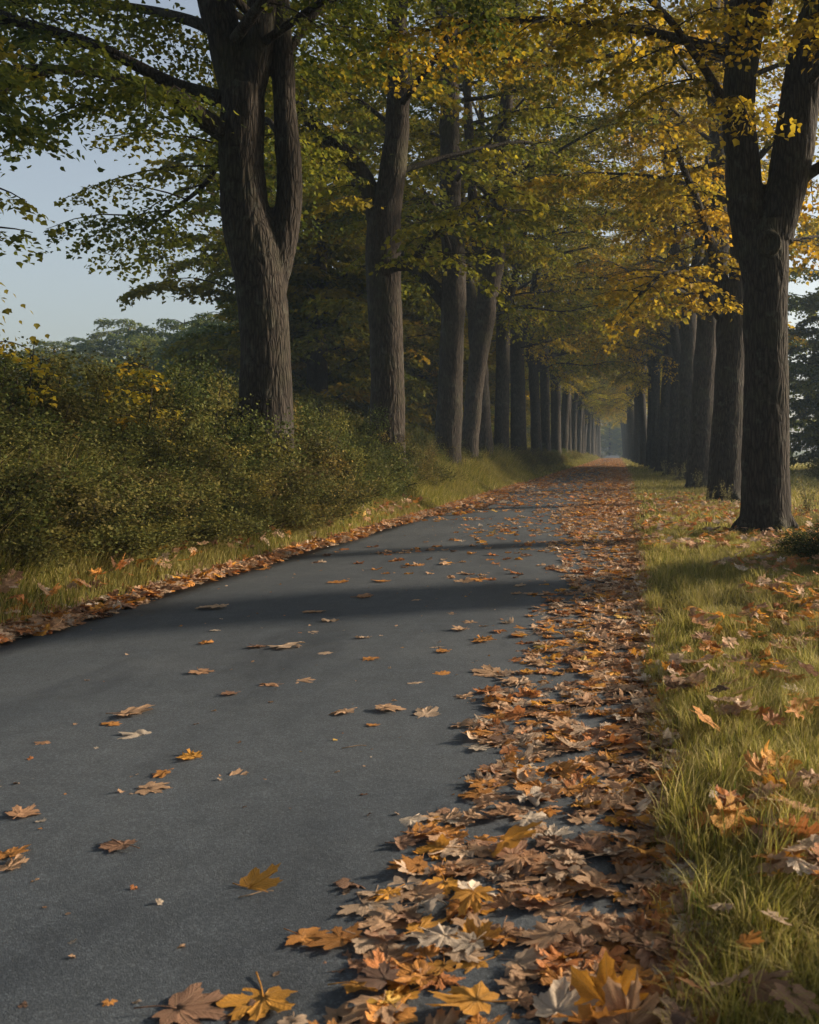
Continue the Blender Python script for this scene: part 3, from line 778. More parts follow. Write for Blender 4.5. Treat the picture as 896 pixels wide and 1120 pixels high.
# --- first tree of the left row
D = 13.0; g = np.random.default_rng(101)
zb = float(ground(-4.6, D)); yb_ = HZ + (EYE - zb) / F * D
A = px_tube([(292, 556, 66), (292, 500, 60), (291, 450, 57), (291, 400, 54), (289, 340, 53), (281, 285, 54), (270, 235, 53), (264, 180, 49), (265, 130, 48), (266, 95, 46)], D)
A1 = extend(px_tube([(266, 120, 42), (254, 70, 42), (240, 20, 40), (230, -20, 38), (214, -90, 34)], D), 9, (-1.0, .6), .05)
A2 = extend(px_tube([(268, 118, 36), (279, 70, 33), (286, 10, 30), (290, -50, 27)], D), 10, (.6, -.5), .05)
B = extend(px_tube([(292, 345, 34), (302, 295, 34), (312, 250, 33), (317, 200, 29), (313, 140, 26), (309, 70, 23), (306, 10, 21), (306, -60, 18)], D + .15), 8, (.7, 1.0), .04)
LIMB1 = px_tube([(254, 150, 24, 12.9), (225, 132, 22, 12.7), (196, 108, 20, 12.4), (165, 97, 13, 12.1), (110, 80, 11, 11.6), (50, 75, 9, 11), (0, 77, 8, 10.5), (-90, 95, 5, 9.8)], D)
LIMB2 = px_tube([(246, 110, 20, 13), (190, 92, 15, 13), (135, 64, 12, 12.8), (95, 46, 13, 12.6), (45, 30, 12, 12.4), (0, 16, 12, 12.2), (-90, -20, 8, 12)], D)
LIMB3 = px_tube([(250, 40, 16, 13), (200, 20, 12, 13.4), (140, 8, 9, 14), (60, 0, 7, 14.4), (-60, 10, 4, 14.8)], D)
LIMB4 = px_tube([(314, 60, 9, 13.1), (340, 20, 7, 13.6), (380, -20, 5, 14), (430, -50, 4, 14.4)], D)
LIMB5 = px_tube([(258, 130, 10, 13), (245, 165, 8, 13.6), (220, 205, 5, 14.4), (180, 235, 4, 15), (150, 255, 3, 15.3)], D)
LIMB6 = px_tube([(60, 75, 8, 11), (10, 95, 6, 10.6), (-25, 150, 5, 10.2), (-40, 220, 4, 9.9), (-35, 280, 3, 9.7)], D)
t1 = build_tree([A, A1, A2, B], [LIMB1, LIMB2, LIMB3, LIMB4, LIMB5, LIMB6], [A1, A2, B], (*P(292, HZ, D)[:2], zb), g, .017, 4.6, 11, lf, size=.070, per_m=150, bark=.009, rootsize=.36, hand_lmax=2.3, hdroop=.55, colw=(.32, .26, .12, .08, .03, .19))
t1.name = 'maple_tree'
tag(t1, 'large three stemmed tree nearest on the left, its base hidden by bushes', 'tree', 'left row of avenue trees')
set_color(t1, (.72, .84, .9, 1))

# --- first tree of the right row, forked
g = np.random.default_rng(102); D = 13.0
A = px_tube([(838, 592, 62), (838, 560, 56), (838, 520, 53), (838, 450, 51), (838, 380, 50), (838, 320, 51), (836, 280, 56), (833, 245, 60)], D)
A1 = extend(px_tube([(824, 262, 44), (816, 220, 41), (813, 180, 39), (808, 120, 37), (812, 60, 38), (822, 0, 40), (830, -40, 38)], D), 11, (-1.2, -.6), .05)
A2 = extend(px_tube([(846, 262, 46), (858, 215, 46), (868, 160, 46), (878, 100, 46), (895, 20, 44), (912, -40, 42)], D), 10, (1.3, .8), .05)
kc = P(842, 266, 12.63); ka = np.linspace(0, 2 * pi, 15)
KN = (np.stack([kc[0] + .115 * np.cos(ka), kc[1] + .02 * np.abs(np.cos(ka)), kc[2] + .125 * np.sin(ka)], -1), [.052] * 15)
KN2 = (np.array([kc + [0, .12, 0], kc + [.0, .0, .0]]), [.10, .05])
L1_ = px_tube([(866, 205, 20), (885, 190, 13), (930, 165, 11), (1000, 140, 8)], D)
L2_ = px_tube([(806, 150, 14), (780, 90, 10, 12.6), (740, 30, 8, 12.0), (690, -20, 6, 11.3)], D)
t2 = build_tree([A, A1, A2, KN, KN2], [L1_, L2_], [A1, A2], (*P(838, HZ, D)[:2], float(ground(1.95, D))), g, .017, 5.2, 12, lf, size=.076, per_m=130, bark=.010, rootsize=.30, colw=(.16, .25, .25, .2, .1, .04))
tag(t2, 'forked tree with a round knot below its fork, foremost trunk on the right', 'tree', 'right row of avenue trees')
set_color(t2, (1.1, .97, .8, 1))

# --- second tree on the left
g = np.random.default_rng(103); D = 20.0
A = px_tube([(424, 530, 44), (424, 470, 38), (424, 400, 37), (422, 340, 37), (419, 290, 40), (420, 250, 38), (425, 215, 30), (432, 170, 27)], D)
A1 = extend(px_tube([(430, 190, 26), (435, 130, 26), (437, 60, 24), (436, 0, 22)], D), 12, (.5, .3), .05)
A2 = px_tube([(416, 262, 22), (404, 205, 20), (385, 175, 18, 19.8), (355, 145, 17, 19.5), (330, 120, 14, 19.2), (300, 85, 10, 19), (250, 40, 7, 18.8)], D)
L3_ = px_tube([(428, 290, 15, 20), (450, 285, 12, 19.5), (490, 240, 7, 18.5), (540, 210, 4, 17.5)], D)
t3 = build_tree([A, A1], [A2, L3_], [A1], (*P(424, HZ, D)[:2], float(ground(-4.6, D))), g, .022, 5.2, 26, lf, size=.10, per_m=85, bark=.009)
set_color(t3, (.78, .84, .8, 1))
tag(t3, 'straight trunk second from the front on the left with a heavy limb rising leftward', 'tree', 'left row of avenue trees')

# --- third tree on the left
g = np.random.default_rng(104); D = 27.0
A = px_tube([(488, 520, 34), (490, 480, 30), (493, 420, 28), (495, 360, 27), (496, 330, 28), (497, 290, 27)], D)
A1 = extend(px_tube([(497, 300, 25), (493, 220, 24), (492, 120, 22), (490, 20, 20)], D), 12, (.3, .3), .05)
A2 = px_tube([(490, 335, 16), (465, 305, 15), (440, 280, 13), (415, 240, 9), (385, 200, 6)], D)
t4 = build_tree([A, A1], [A2], [A1], (*P(489, HZ, D)[:2], float(ground(-4.6, D))), g, .03, 5.6, 27, lf, size=.112, per_m=74, bark=.010)
set_color(t4, (.78, .84, .8, 1))
tag(t4, 'third trunk on the left, slightly tapering, with a low limb reaching left', 'tree', 'left row of avenue trees')
# --- fourth on the left, leaning and forked
g = np.random.default_rng(105); D = 31.0
A = px_tube([(512, 520, 24), (514, 480, 20), (520, 420, 20), (527, 370, 22), (534, 320, 23), (538, 290, 25)], D)
A1 = extend(px_tube([(540, 300, 20), (547, 250, 19), (549, 180, 17), (555, 100, 15)], D), 11, (1.0, .3), .05)
A2 = extend(px_tube([(534, 310, 15), (522, 270, 13), (516, 200, 12), (512, 120, 10)], D), 9, (-.6, .3), .04)
t5 = build_tree([A, A1, A2], [], [A1, A2], (*P(512, HZ, D)[:2], float(ground(-4.6, D))), g, .03, 5.4, 14, lf, size=.115, per_m=72, bark=.010)
set_color(t5, (.78, .84, .8, 1))
tag(t5, 'fourth trunk on the left, leaning toward the path and forking', 'tree', 'left row of avenue trees')
# --- second and third on the right
g = np.random.default_rng(106); D = 21.0
A = px_tube([(793, 556, 42), (793, 530, 38), (796, 460, 35), (799, 400, 34), (801, 350, 35), (803, 310, 36)], D)
A1 = extend(px_tube([(807, 330, 26), (810, 280, 24), (806, 200, 24), (800, 100, 22)], D), 13, (.3, .5), .05)
A2 = px_tube([(795, 330, 18), (788, 300, 15), (778, 270, 12, 20.6), (760, 215, 9, 20), (738, 160, 6, 19.2)], D)
A3 = px_tube([(787, 345, 12, 20.8), (758, 305, 8, 20), (728, 300, 6, 19.3), (700, 322, 4, 18.8)], D)
t6 = build_tree([A, A1], [A2, A3], [A1], (*P(793, HZ, D)[:2], float(ground(2.3, D))), g, .024, 5.4, 26, lf, size=.10, per_m=85, bark=.010, colw=(.16, .25, .25, .2, .1, .04))
tag(t6, 'thick trunk second on the right, partly hidden behind the foremost forked one', 'tree', 'right row of avenue trees')
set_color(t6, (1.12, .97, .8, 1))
g = np.random.default_rng(107); D = 28.5
A = px_tube([(766, 538, 32), (766, 500, 28), (769, 440, 26), (773, 370, 25), (779, 310, 25), (786, 260, 25)], D)
A1 = extend(px_tube([(786, 270, 22), (788, 200, 20), (783, 120, 18), (780, 40, 17)], D), 11, (.4, .5), .05)
A3 = px_tube([(772, 350, 9, 28.3), (745, 320, 7, 27.6), (715, 325, 5, 27), (690, 350, 3, 26.4)], D)
A4 = px_tube([(785, 270, 9, 28.3), (760, 235, 7, 27.4), (730, 230, 5, 26.6), (700, 255, 3, 26)], D)
t7 = build_tree([A, A1], [A3, A4], [A1], (*P(766, HZ, D)[:2], float(ground(2.4, D))), g, .03, 5.6, 28, lf, size=.112, per_m=74, bark=.010, colw=(.16, .25, .25, .2, .1, .04))
tag(t7, 'third trunk on the right, curving away from the path as it rises', 'tree', 'right row of avenue trees')
set_color(t7, (1.12, .97, .8, 1))

# --- generic avenue trees
def generic(seed, r, fork):
    g = np.random.default_rng(seed); b = np.zeros(3); H = 22.
    lx, ly = g.uniform(-.3, .3, 2)
    A = (np.array([[0, 0, -.3], [0, 0, 0], [lx * .2, ly * .2, 1.2], [lx * .5, ly * .5, 3], [lx, ly, fork], [lx * 1.2, ly * 1.2, fork + 1.]]), [r * 1.35, r * 1.15, r, r * .95, r * .95, r * .75])
    top = A[0][-2]
    l1 = (np.array([top, top + [.35, .1, 2], top + [.7, .3, 6], top + [.9, .3, 10], top + [1., .4, 15]]), [r * .72, r * .62, r * .5, r * .3, .04])
    l2 = (np.array([top, top + [-.5, -.1, 1.8], top + [-.95, -.3, 5], top + [-1.2, -.3, 9], top + [-1.4, -.4, 13.5]]), [r * .62, r * .55, r * .4, r * .25, .04])
    return build_tree([A, l1, l2], [], [l1, l2], b, g, .04, fork - .1, 19, lf, size=.125, per_m=64, template='Q', bark=.011, rootsize=r, smooth=2)
GEN = [generic(201, .33, 5.2), generic(202, .30, 6.0), generic(203, .36, 4.8)]
ONES = ['', 'first', 'second', 'third', 'fourth', 'fifth', 'sixth', 'seventh', 'eighth', 'ninth', 'tenth', 'eleventh', 'twelfth', 'thirteenth', 'fourteenth', 'fifteenth', 'sixteenth', 'seventeenth', 'eighteenth', 'nineteenth']
def nth(n):
    if n < 20: return ONES[n]
    t = ['twenty', 'thirty', 'forty', 'fifty', 'sixty', 'seventy', 'eighty', 'ninety'][n // 10 - 2]
    return t + ' ' + ONES[n % 10] if n % 10 else t[:-1] + 'ieth'
ordn = ['first', 'second', 'third', 'fourth', 'fifth', 'sixth', 'seventh', 'eighth', 'ninth', 'tenth', 'eleventh', 'twelfth', 'thirteenth', 'fourteenth', 'fifteenth', 'sixteenth', 'seventeenth', 'eighteenth', 'nineteenth', 'twentieth', 'twenty first', 'twenty second', 'twenty third', 'twenty fourth', 'twenty fifth']
used = [False] * 3
def place(k, x, y, rz, s, col, label, group):
    z = float(ground(x, y))
    if not used[k]:
        t = GEN[k]; used[k] = True; t.location = (x, y, z); t.rotation_euler = (0, 0, rz); t.scale = (s, s, s); set_color(t, col)
    else: t = copy_tree(GEN[k], (x, y, z), rz, s, col)
    t.rotation_euler = (rnd.gauss(0, .016), rnd.gauss(0, .022), rz)
    tag(t, label, 'tree', group); return t
g = np.random.default_rng(300)
LD = [35, 40, 47, 55] + [62 + 7.2 * k for k in range(14)]
for k, y in enumerate(LD):
    x = -4.6 + np.interp(y, [35, 60, 100, 160], [0, .1, .75, 1.8]) + g.normal(0, .12)
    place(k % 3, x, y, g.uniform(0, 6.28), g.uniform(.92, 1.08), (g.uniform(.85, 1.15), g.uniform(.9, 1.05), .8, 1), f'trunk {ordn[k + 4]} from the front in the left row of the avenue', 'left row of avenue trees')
RD = [35.5, 42, 49, 56] + [63 + 7.1 * k for k in range(14)]
for k, y in enumerate(RD):
    x = 2.42 + np.interp(y, [35, 50, 70, 110, 160], [0, -.1, -.4, -.95, -1.3]) + g.normal(0, .1)
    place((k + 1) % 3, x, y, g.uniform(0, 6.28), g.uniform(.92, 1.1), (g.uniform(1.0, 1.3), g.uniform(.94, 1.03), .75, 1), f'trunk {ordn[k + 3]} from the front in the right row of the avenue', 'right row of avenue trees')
# the same rows carry on beside and behind the camera: their shade falls on the path
for k, (x, y) in enumerate([(2.4, 8.9), (2.3, 2.5), (2.3, -5.), (-5.6, -1.), (-4.9, -8.), (3.7, 10.2)]):  # last one, off the rows, is added to widen a shadow band
    tt = copy_tree(t3, (x, y, float(ground(x, y))), 1.3 * k + .5, 1.12 if k == 0 else 1.)
    tag(tt, ['avenue tree just outside the right edge of the photo', 'avenue tree standing level with the camera on the right', 'avenue tree behind the camera on the right', 'avenue tree beside the camera on the left', 'avenue tree behind the camera on the left', 'unseen tree added for shade behind the one just outside the right edge of the photo'][k], 'tree', 'avenue trees beside the camera')

# --- background trees
def bush_tree(seed, H, W, colw, n=9000, size=.3, low=.6, thin=False):
    """free standing tree with a full crown down to low; crown clumps on limbs"""
    g = np.random.default_rng(seed); root = empty('background_tree')
    A = (np.array([[0, 0, -.3], [.1, 0, H * .25], [0, .1, H * .6], [.1, .1, H * .92]]), [.035 * H * .8, .028 * H * .8, .014 * H * .8, .03])
    p, r = spline(*A, .3); v, f = tube(p, r, 12); obj('trunk', mesh('trunk', v, f, M_BARK), root)
    lm = []; pl = Pile()
    for k in range(34):
        z = low + (H * .93 - low) * ((k + g.random()) / 34); az = k * 2.4 + g.uniform(-.4, .4)
        t = (z - low) / (H - low); L = W * (.55 + .6 * sin(pi * min(1, t * .9 + .15))) * g.uniform(.7, 1.15) * (1 if t < .8 else .6)
        a = np.array([.05, .05, max(z - .15 * L, .3)]); d = np.array([cos(az), sin(az), 0])
        q = np.array([a, a + d * L * .4 + [0, 0, L * .22], a + d * L * .75 + [0, 0, L * .32], a + d * L + [0, 0, L * .25]])
        lm.append((q, [.05, .035, .02, .01])); pp, rr = spline(*lm[-1], .5); pl.add(*tube(pp, rr, 5))
    tag(obj('limbs', pl.mesh('limbs', M_BARK), root), kind='stuff')
    br = []
    for l in lm: br += side_branches(l[0], l[1], g, sp=.45, lmax=W * .5, t0=.1, droop=.3)
    tot = sum(np.linalg.norm(b[2] - b[0]) for b in br)
    v, f, c, _ = foliage(br, g, n / tot, size, colw, 'Q', spread=.35)
    obj('crown', mesh('crown', v, f, M_CROWN, True, c), root)
    return root
BG = [bush_tree(401, 13, 4.2, (.35, .25, .1, .03, .0, .27), 42000, .20), bush_tree(402, 9, 3.6, (.3, .3, .15, .1, .02, .13), 34000, .18), bush_tree(403, 17, 5.0, (.3, .3, .15, .08, .02, .15), 60000, .21, low=1.5)]
usedb = [False] * 3
def placeb(k, x, y, s, col, label, group, rz=None):
    rz = rnd.uniform(0, 6.28) if rz is None else rz; z = float(ground(x, y)) - .1
    if not usedb[k]:
        t = BG[k]; usedb[k] = True; t.location = (x, y, z); t.rotation_euler = (0, 0, rz); t.scale = (s, s, s); set_color(t, col)
    else: t = copy_tree(BG[k], (x, y, z), rz, s, col)
    tag(t, label, 'tree', group)
# wood behind the left row (right part of the left side)
LB = []
for k in range(44):
    y = 30 + 3.1 * k + rnd.uniform(-1, 1)
    x = -rnd.uniform(9.8, 14) - .01 * y
    if (x / y) < -.31: x = -.30 * y
    if y > 33: LB.append((k % 3, x, y, rnd.uniform(.8, 1.1)))
for k, (kk, x, y, s) in enumerate(LB):
    placeb(kk, x, y, s, (rnd.uniform(.9, 1.2), .98, .8, 1), f'{nth(k + 1)} nearest dense tree of the wood behind the left row of trunks', 'wood behind the left row')
# far trees in the left sky gap, blue haze put into crown colour
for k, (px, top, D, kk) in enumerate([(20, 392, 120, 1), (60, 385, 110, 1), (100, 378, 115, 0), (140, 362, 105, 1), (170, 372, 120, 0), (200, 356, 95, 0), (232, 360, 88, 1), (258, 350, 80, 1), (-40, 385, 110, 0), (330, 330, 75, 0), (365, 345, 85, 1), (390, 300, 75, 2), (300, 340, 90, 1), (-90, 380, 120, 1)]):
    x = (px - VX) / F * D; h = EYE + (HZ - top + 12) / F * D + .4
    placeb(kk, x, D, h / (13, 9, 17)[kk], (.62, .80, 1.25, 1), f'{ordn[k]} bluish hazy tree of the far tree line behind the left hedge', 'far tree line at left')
# right side tree line across the field, crowns coloured bluish as if by haze
for k in range(26):
    x = 9 + k * 3.4 + rnd.uniform(-1, 1); y = 58 + rnd.uniform(-6, 14) - .2 * k
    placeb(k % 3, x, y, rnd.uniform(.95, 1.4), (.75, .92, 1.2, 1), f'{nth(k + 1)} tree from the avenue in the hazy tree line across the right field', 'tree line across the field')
# closing the avenue's far end; distance haze partly tinted into the crowns
for k, (x, y, s) in enumerate([(-1.5, 196, .7), (2.5, 200, .8), (-5.5, 192, 1), (6.5, 195, 1), (-10, 200, 1.1), (.5, 215, 1.), (-14, 205, 1.1), (11, 205, 1.1), (15, 190, 1.1), (19, 198, 1.2), (23, 190, 1.), (27, 200, 1.2), (-18, 195, 1.1)]):
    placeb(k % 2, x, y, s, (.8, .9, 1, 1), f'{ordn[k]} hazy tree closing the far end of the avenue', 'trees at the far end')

# ------------------------------------------------------------------ shrubs
SCOL = .76 * np.array([(.105, .115, .036), (.15, .145, .048), (.22, .185, .062), (.32, .24, .07), (.20, .13, .06), (.07, .08, .03)])
def shrub(seed, H, W, n, size, name='shrub', cw=(.26, .28, .2, .1, .05, .11), stems=46):
    g = np.random.default_rng(seed); root = empty(name); pl = Pile(); pos, dr, cc = [], [], []
    per = n // stems
    for k in range(stems):
        az = g.uniform(0, 2 * pi); rr = W * math.sqrt(g.random()) * g.uniform(.8, 1.35) ; hh = H * g.uniform(.45, 1.18) * (1 - .5 * (rr / W)**1.5)
        a = np.array([cos(az) * rr * .35, sin(az) * rr * .35, -.05]); e = np.array([cos(az) * rr, sin(az) * rr, hh])
        m = a * .5 + e * .5 + np.array([-cos(az) * .1 * rr, -sin(az) * .1 * rr, hh * .18])
        t = np.linspace(0, 1, 7)[:, None]; q = a * (1 - t)**2 + m * 2 * t * (1 - t) + e * t**2
        pl.add(*tube(q, np.linspace(.011, .003, 7), 4, cap=False))
        c0 = SCOL[g.choice(6, p=cw)]
        for s in range(7):                                       # side sprays
            tt = g.uniform(.18, 1.0); b0 = a * (1 - tt)**2 + m * 2 * tt * (1 - tt) + e * tt**2
            az2 = g.uniform(0, 2 * pi); l = g.uniform(.12, .42) * (W + .3) * .55
            b1 = b0 + np.array([cos(az2) * l, sin(az2) * l, l * g.uniform(-.1, .8)])
            pl.add(*tube(np.array([b0, (b0 + b1) / 2 + [0, 0, .03], b1]), [.004, .003, .0015], 3, cap=False))
            m_ = per // 7; u = g.random(m_)[:, None]
            qq = b0 * (1 - u) + b1 * u + g.normal(0, .045 + .02 * W, (m_, 3)); pos.append(qq)
            dd = (b1 - b0) / l + g.normal(0, .8, (m_, 3)); dr.append(dd)
            cc.append((c0 * .6 + SCOL[g.choice(6, m_, p=cw)] * .4) * g.uniform(.65, 1.35, (m_, 1)))
    pos, dr, cc = map(np.concatenate, (pos, dr, cc)); ok = pos[:, 2] > 0; pos, dr, cc = pos[ok], dr[ok], cc[ok]; n = len(pos)
    tag(obj('stems', pl.mesh('stems', M_BARK), root), kind='stuff')
    up = np.column_stack([g.normal(0, .7, n), g.normal(0, .7, n), np.ones(n)])
    v, f, c, _ = stamp(LQ * [1.15, 1, 1], LQF, pos, frames(dr, up), g.uniform(size * .6, size * 1.25, n), cc)
    obj('foliage', mesh('foliage', v, f, M_SHRUB, True, c), root)
    return root
SH = [shrub(501, 1.55, 1.0, 50000, .034, stems=70), shrub(502, 1.25, .9, 42000, .032, stems=64), shrub(503, 1.8, 1.2, 62000, .037, stems=80), shrub(504, .75, .6, 16000, .030, stems=60)]
useds = [False] * 4
def places(k, x, y, s, sz, col, label, group):
    z = float(ground(x, y)) - .03; rz = rnd.uniform(0, 6.28)
    if not useds[k]: t = SH[k]; useds[k] = True; t.location = (x, y, z); t.rotation_euler = (0, 0, rz)
    else: t = copy_tree(SH[k], (x, y, z), rz)
    t.scale = (s, s, sz)
    for ch in t.children:
        if ch.name.startswith('foliage'): ch.color = col
    tag(t, label, 'shrub', group)
# hedge of shrubs: (px, D, top py) picked along the outline against the sky
HB = []
for px, D, top in [(-70, 9.0, 378), (-15, 9.4, 382), (35, 9.9, 386), (85, 10.4, 394), (130, 11, 400), (172, 11.5, 402), (215, 12.2, 404), (250, 13.3, 420), (300, 14.0, 438), (338, 15, 442),
                   (-40, 7.6, 440), (15, 8.0, 452), (70, 8.8, 462), (122, 9.4, 466), (170, 10.1, 466), (218, 11, 468), (262, 12, 472), (300, 12.9, 476),
                   (-110, 8, 400), (0, 11.5, 384), (60, 12, 388), (115, 12.6, 392), (170, 13.5, 398), (225, 14.5, 410), (360, 16, 448), (390, 17.5, 452), (350, 18.5, 440), (418, 20, 462), (445, 22, 468), (462, 25, 474), (480, 27, 478),
                   (310, 16, 430), (270, 16, 420), (380, 21, 450), (400, 25, 455), (330, 22, 440), (506, 31, 480), (528, 35, 482), (545, 39, 484), (450, 31, 464), (420, 29, 458), (560, 44, 485), (575, 50, 486), (588, 56, 486), (600, 63, 487), (610, 71, 488), (540, 47, 478), (500, 40, 474)]:
    x = (px - VX) / F * D; h = EYE + (HZ - top) / F * D - float(ground(x, D)); HB.append((x, D, h))
HB.sort(key=lambda e: e[0] / e[1])
for k, (x, y, h) in enumerate(HB):
    kk = (0, 1, 2)[k % 3] if h > .85 else 3
    hn = (1.62, 1.3, 1.85, .8)[kk]; s = h / hn
    nm = f'{nth(k + 1)} shrub of the left bank hedge in order from the left edge'
    if k == 0: nm = 'leafy dark shrub at the far left edge of the hedge'
    places(kk, x, y, max(.85, min(1.35, s * (1 if kk < 3 else 1.2))), s, (rnd.uniform(.80, 1.05), rnd.uniform(.95, 1.12), .9, 1), nm, 'shrubs of the left hedge')
# undergrowth along the foot of the left row
k = 0
for y in np.arange(7, 90, 1.6):
    x = float(le(y)) - rnd.uniform(1.1, 1.8); k += 1
    places(3, x, y, rnd.uniform(.8, 1.4), rnd.uniform(.45, .8) + min(.4, y / 100), (1.35, 1.3, .9, 1), f'{nth(k)} low weedy shrub along the left verge counting away from the camera', 'low shrubs along the left verge')
places(3, 2.05, 9.9, .8, .5, (.6, .8, .7, 1), 'small dark leafy plant in the grass at the right edge of the photo', 'plants in the right grass')
for k, (x, y, s) in enumerate([(8.8, 41, 1.6), (10.6, 47, 2.0)]):
    places(3, x, y, s, s * .9, (1.4, 1.3, 1, 1), ['pale weedy bush in the field behind the foremost right trunk', 'larger pale bush close to the right tree line'][k], 'bushes in the right field')
# maple saplings with big yellow leaves
def sapling(seed, H, n):
    g = np.random.default_rng(seed); root = empty('maple_sapling'); br = []
    st = np.array([[0, 0, -.05], [.03, 0, H * .5], [.08, .05, H]])
    for k in range(14):
        az = g.uniform(0, 6.28); z = H * g.uniform(.45, 1.0); l = g.uniform(.2, .5); a = np.array([.06, .02, z]); br.append(np.array([a, a + [cos(az) * l * .5, sin(az) * l * .5, .1], a + [cos(az) * l, sin(az) * l, .02]]))
    v, f = tube(*spline(st, [.012, .009, .004], .1), 6); obj('stem', mesh('stem', v, f, M_BARK), root)
    tag(obj('twigs', twigs_mesh(br, 'twigs', g, .005), root), kind='stuff')
    v, f, c, _ = foliage(br, g, n / 3., .058, (.05, .1, .2, .35, .3, .0), 'T', spread=.05)
    obj('foliage', mesh('foliage', v, f, M_CROWN, True, c * 1.1), root); return root
for k, (px, top, D, nm) in enumerate([(25, 372, 9.4, 'yellow leaved sapling rising from the hedge near the left edge'), (158, 396, 10.5, 'small sapling with golden leaves on top of the hedge')]):
    x = (px - VX) / F * D; gz = float(ground(x, D)); h = EYE + (HZ - top) / F * D - gz
    t = sapling(600 + k, max(h, .3), 150 if k < 2 else 60); t.location = (x, D, gz); tag(t, nm, 'sapling', 'maple saplings')
# seeding weeds at the foot of the right trunks
def weed(seed):
    g = np.random.default_rng(seed); root = empty('weed_stalk'); pl = Pile(); pos, dr, cc = [], [], []
    for k in range(7):
        az = g.uniform(0, 6.28); h = g.uniform(.3, .6); e = np.array([cos(az) * .16, sin(az) * .16, h]); b = np.array([np.zeros(3), e * [.3, .3, .6], e])
        tv_, tf_ = tube(b, [.003, .002, .001], 4, cap=False); pl.add(tv_, tf_, np.tile([[.13, .12, .05]], (len(tv_), 1))); m = 40; u = g.random(m)[:, None]
        pos.append(e * u + g.normal(0, .02, (m, 3))); dr.append(g.normal(0, 1, (m, 3)) + [0, 0, .5]); cc.append(np.array([.20, .18, .08]) * g.uniform(.7, 1.3, (m, 1)))
    obj('stalk', pl.mesh('stalk', M_GRASS), root); pos, dr, cc = map(np.concatenate, (pos, dr, cc)); pos[:, 2] = np.abs(pos[:, 2]); n = len(pos)
    v, f, c, _ = stamp(LQ, LQF, pos, frames(dr, np.tile([[.3, .2, 1.]], (n, 1)) + g.normal(0, .4, (n, 3))), g.uniform(.02, .045, n), cc)
    obj('foliage', mesh('foliage', v, f, M_SHRUB, True, c), root); return root
W0 = weed(700); wl = ['in front of the second right trunk', 'left of the second right trunk', 'in front of the third right trunk', 'between the second and third right trunks', 'at the foot of the fourth right trunk', 'beside the fifth right trunk', 'right of the foremost right trunk', 'in the sunlit grass left of the fourth right trunk']
for k, (px, D, s) in enumerate([(795, 19.6, .9), (776, 20, .8), (764, 27.4, 1.1), (782, 24, .9), (745, 34, 1.3), (727, 41, 1.4), (884, 17, 1.3), (738, 33, 1.)]):
    x = (px - VX) / F * D; loc = (x, D, float(ground(x, D)) - .02)
    t = W0 if k == 0 else copy_tree(W0, loc, k * 1.1, s); t.location = loc; t.scale = (s, s, s)
    tag(t, 'pale seeding weed ' + wl[k], 'weed', 'weeds by the right trunks')
for k in range(46):
    y = 5.6 + .36 * k; x = float(le(y)) - rnd.uniform(.6, 1.5); s = rnd.uniform(.8, 1.7)
    t = copy_tree(W0, (x, y, float(ground(x, y)) - .02), rnd.uniform(0, 6), s)
    tag(t, f'{nth(k + 1)} pale seeding weed in front of the left hedge counting away from the camera', 'weed', 'weeds before the left hedge')

# ------------------------------------------------------------------ haze
HAZE = 0.0009
def haze():
    x0, x1, y0, y1, z0, z1 = -160, 160, -130, 330, -3, 30
    V = np.array([[x, y, z] for z in (z0, z1) for y in (y0, y1) for x in (x0, x1)], float)
    Fq = np.array([[0, 2, 3, 1], [4, 5, 7, 6], [0, 1, 5, 4], [2, 6, 7, 3], [0, 4, 6, 2], [1, 3, 7, 5]])
    m = bpy.data.materials.new('haze'); m.use_nodes = True; nt = m.node_tree; nt.nodes.remove(nt.nodes['Principled BSDF'])
    v = nt.nodes.new('ShaderNodeVolumePrincipled'); v.inputs['Color'].default_value = (.60, .79, 1., 1); v.inputs['Density'].default_value = HAZE
    v.inputs['Anisotropy'].default_value = .2
    nt.links.new(v.outputs[0], nt.nodes['Material Output'].inputs['Volume'])
    me = mesh('haze', V, [Fq], None, False); me.materials.append(m); tag(obj('haze', me), kind='stuff', label='thin bluish morning haze between the trees', cat='haze')
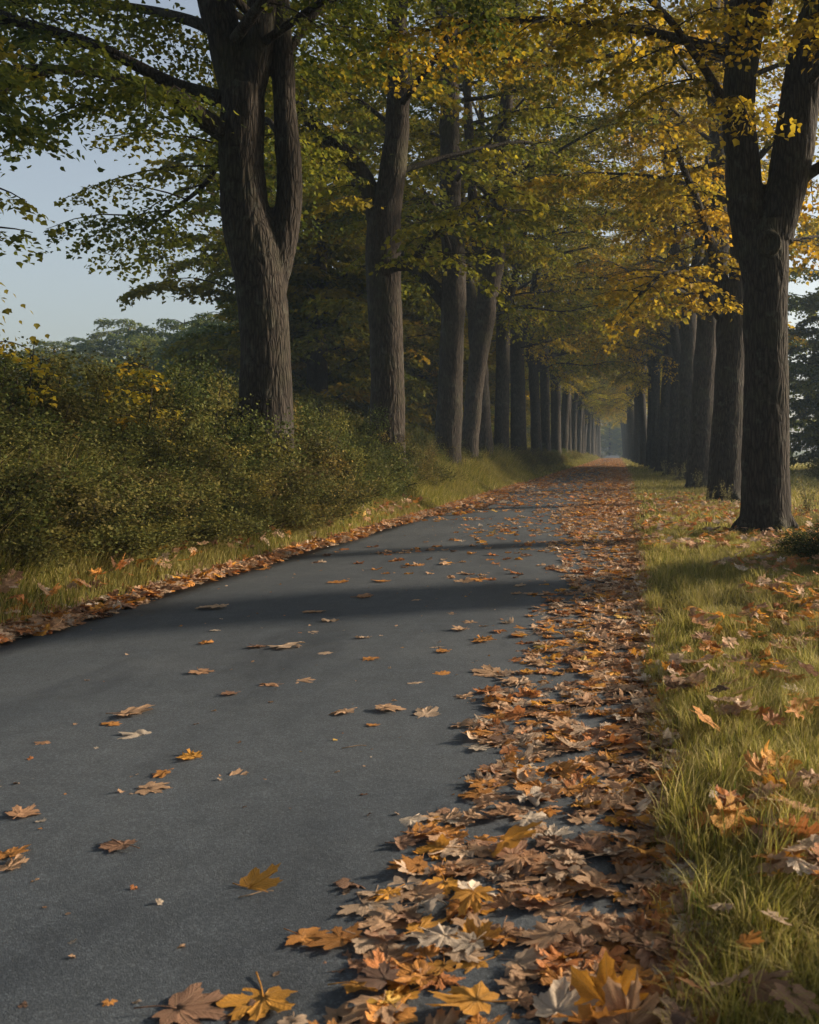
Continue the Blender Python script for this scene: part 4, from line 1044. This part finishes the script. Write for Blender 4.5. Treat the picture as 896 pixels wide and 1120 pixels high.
if HAZE > 0: haze()

# ------------------------------------------------------------------ light
SUN_EL, SUN_AZ = radians(18), math.atan2(.91, .42)              # azimuth from +Y towards +X
w = bpy.data.worlds.new('World'); SC.world = w; w.use_nodes = True; nt = w.node_tree
sky = nt.nodes.new('ShaderNodeTexSky'); sky.sky_type = 'NISHITA'; sky.sun_disc = False
sky.sun_elevation = SUN_EL; sky.sun_rotation = SUN_AZ; sky.air_density = 1.0; sky.dust_density = 3.0; sky.ozone_density = 1.0
hs = nt.nodes.new('ShaderNodeHueSaturation'); hs.inputs['Saturation'].default_value = .62
nt.links.new(sky.outputs[0], hs.inputs['Color']); nt.links.new(hs.outputs[0], nt.nodes['Background'].inputs[0]); nt.nodes['Background'].inputs[1].default_value = .10
sl = bpy.data.lights.new('sun', 'SUN'); sl.energy = 4.2; sl.angle = radians(5); sl.color = (1, .82, .60)
so = bpy.data.objects.new('sun', sl); COL.objects.link(so)
from mathutils import Vector
sd = Vector((sin(SUN_AZ) * cos(SUN_EL), cos(SUN_AZ) * cos(SUN_EL), sin(SUN_EL)))
so.rotation_euler = sd.to_track_quat('Z', 'Y').to_euler(); so.location = (60, 30, 40)

# ------------------------------------------------------------------ camera
cd = bpy.data.cameras.new('camera'); cam = bpy.data.objects.new('camera', cd); COL.objects.link(cam)
cam.location = (0, 0, EYE); cam.rotation_euler = (pi / 2, 0, 0)
cd.sensor_fit = 'VERTICAL'; cd.sensor_height = 36; cd.lens = 36 * F / 1120
cd.shift_x = -(VX - 448) / 1120; cd.shift_y = -(560 - HZ) / 1120
cd.clip_start = .05; cd.clip_end = 4000
cd.dof.use_dof = True; cd.dof.focus_distance = 8.0; cd.dof.aperture_fstop = 7.0
SC.camera = cam
SC.view_settings.view_transform = 'Standard'; SC.view_settings.look = 'None'; SC.view_settings.exposure = 0.95; SC.view_settings.gamma = 1
SC.cycles.volume_bounces = 0; SC.cycles.max_bounces = 6; SC.cycles.transparent_max_bounces = 8
SC.cycles.use_denoising = True
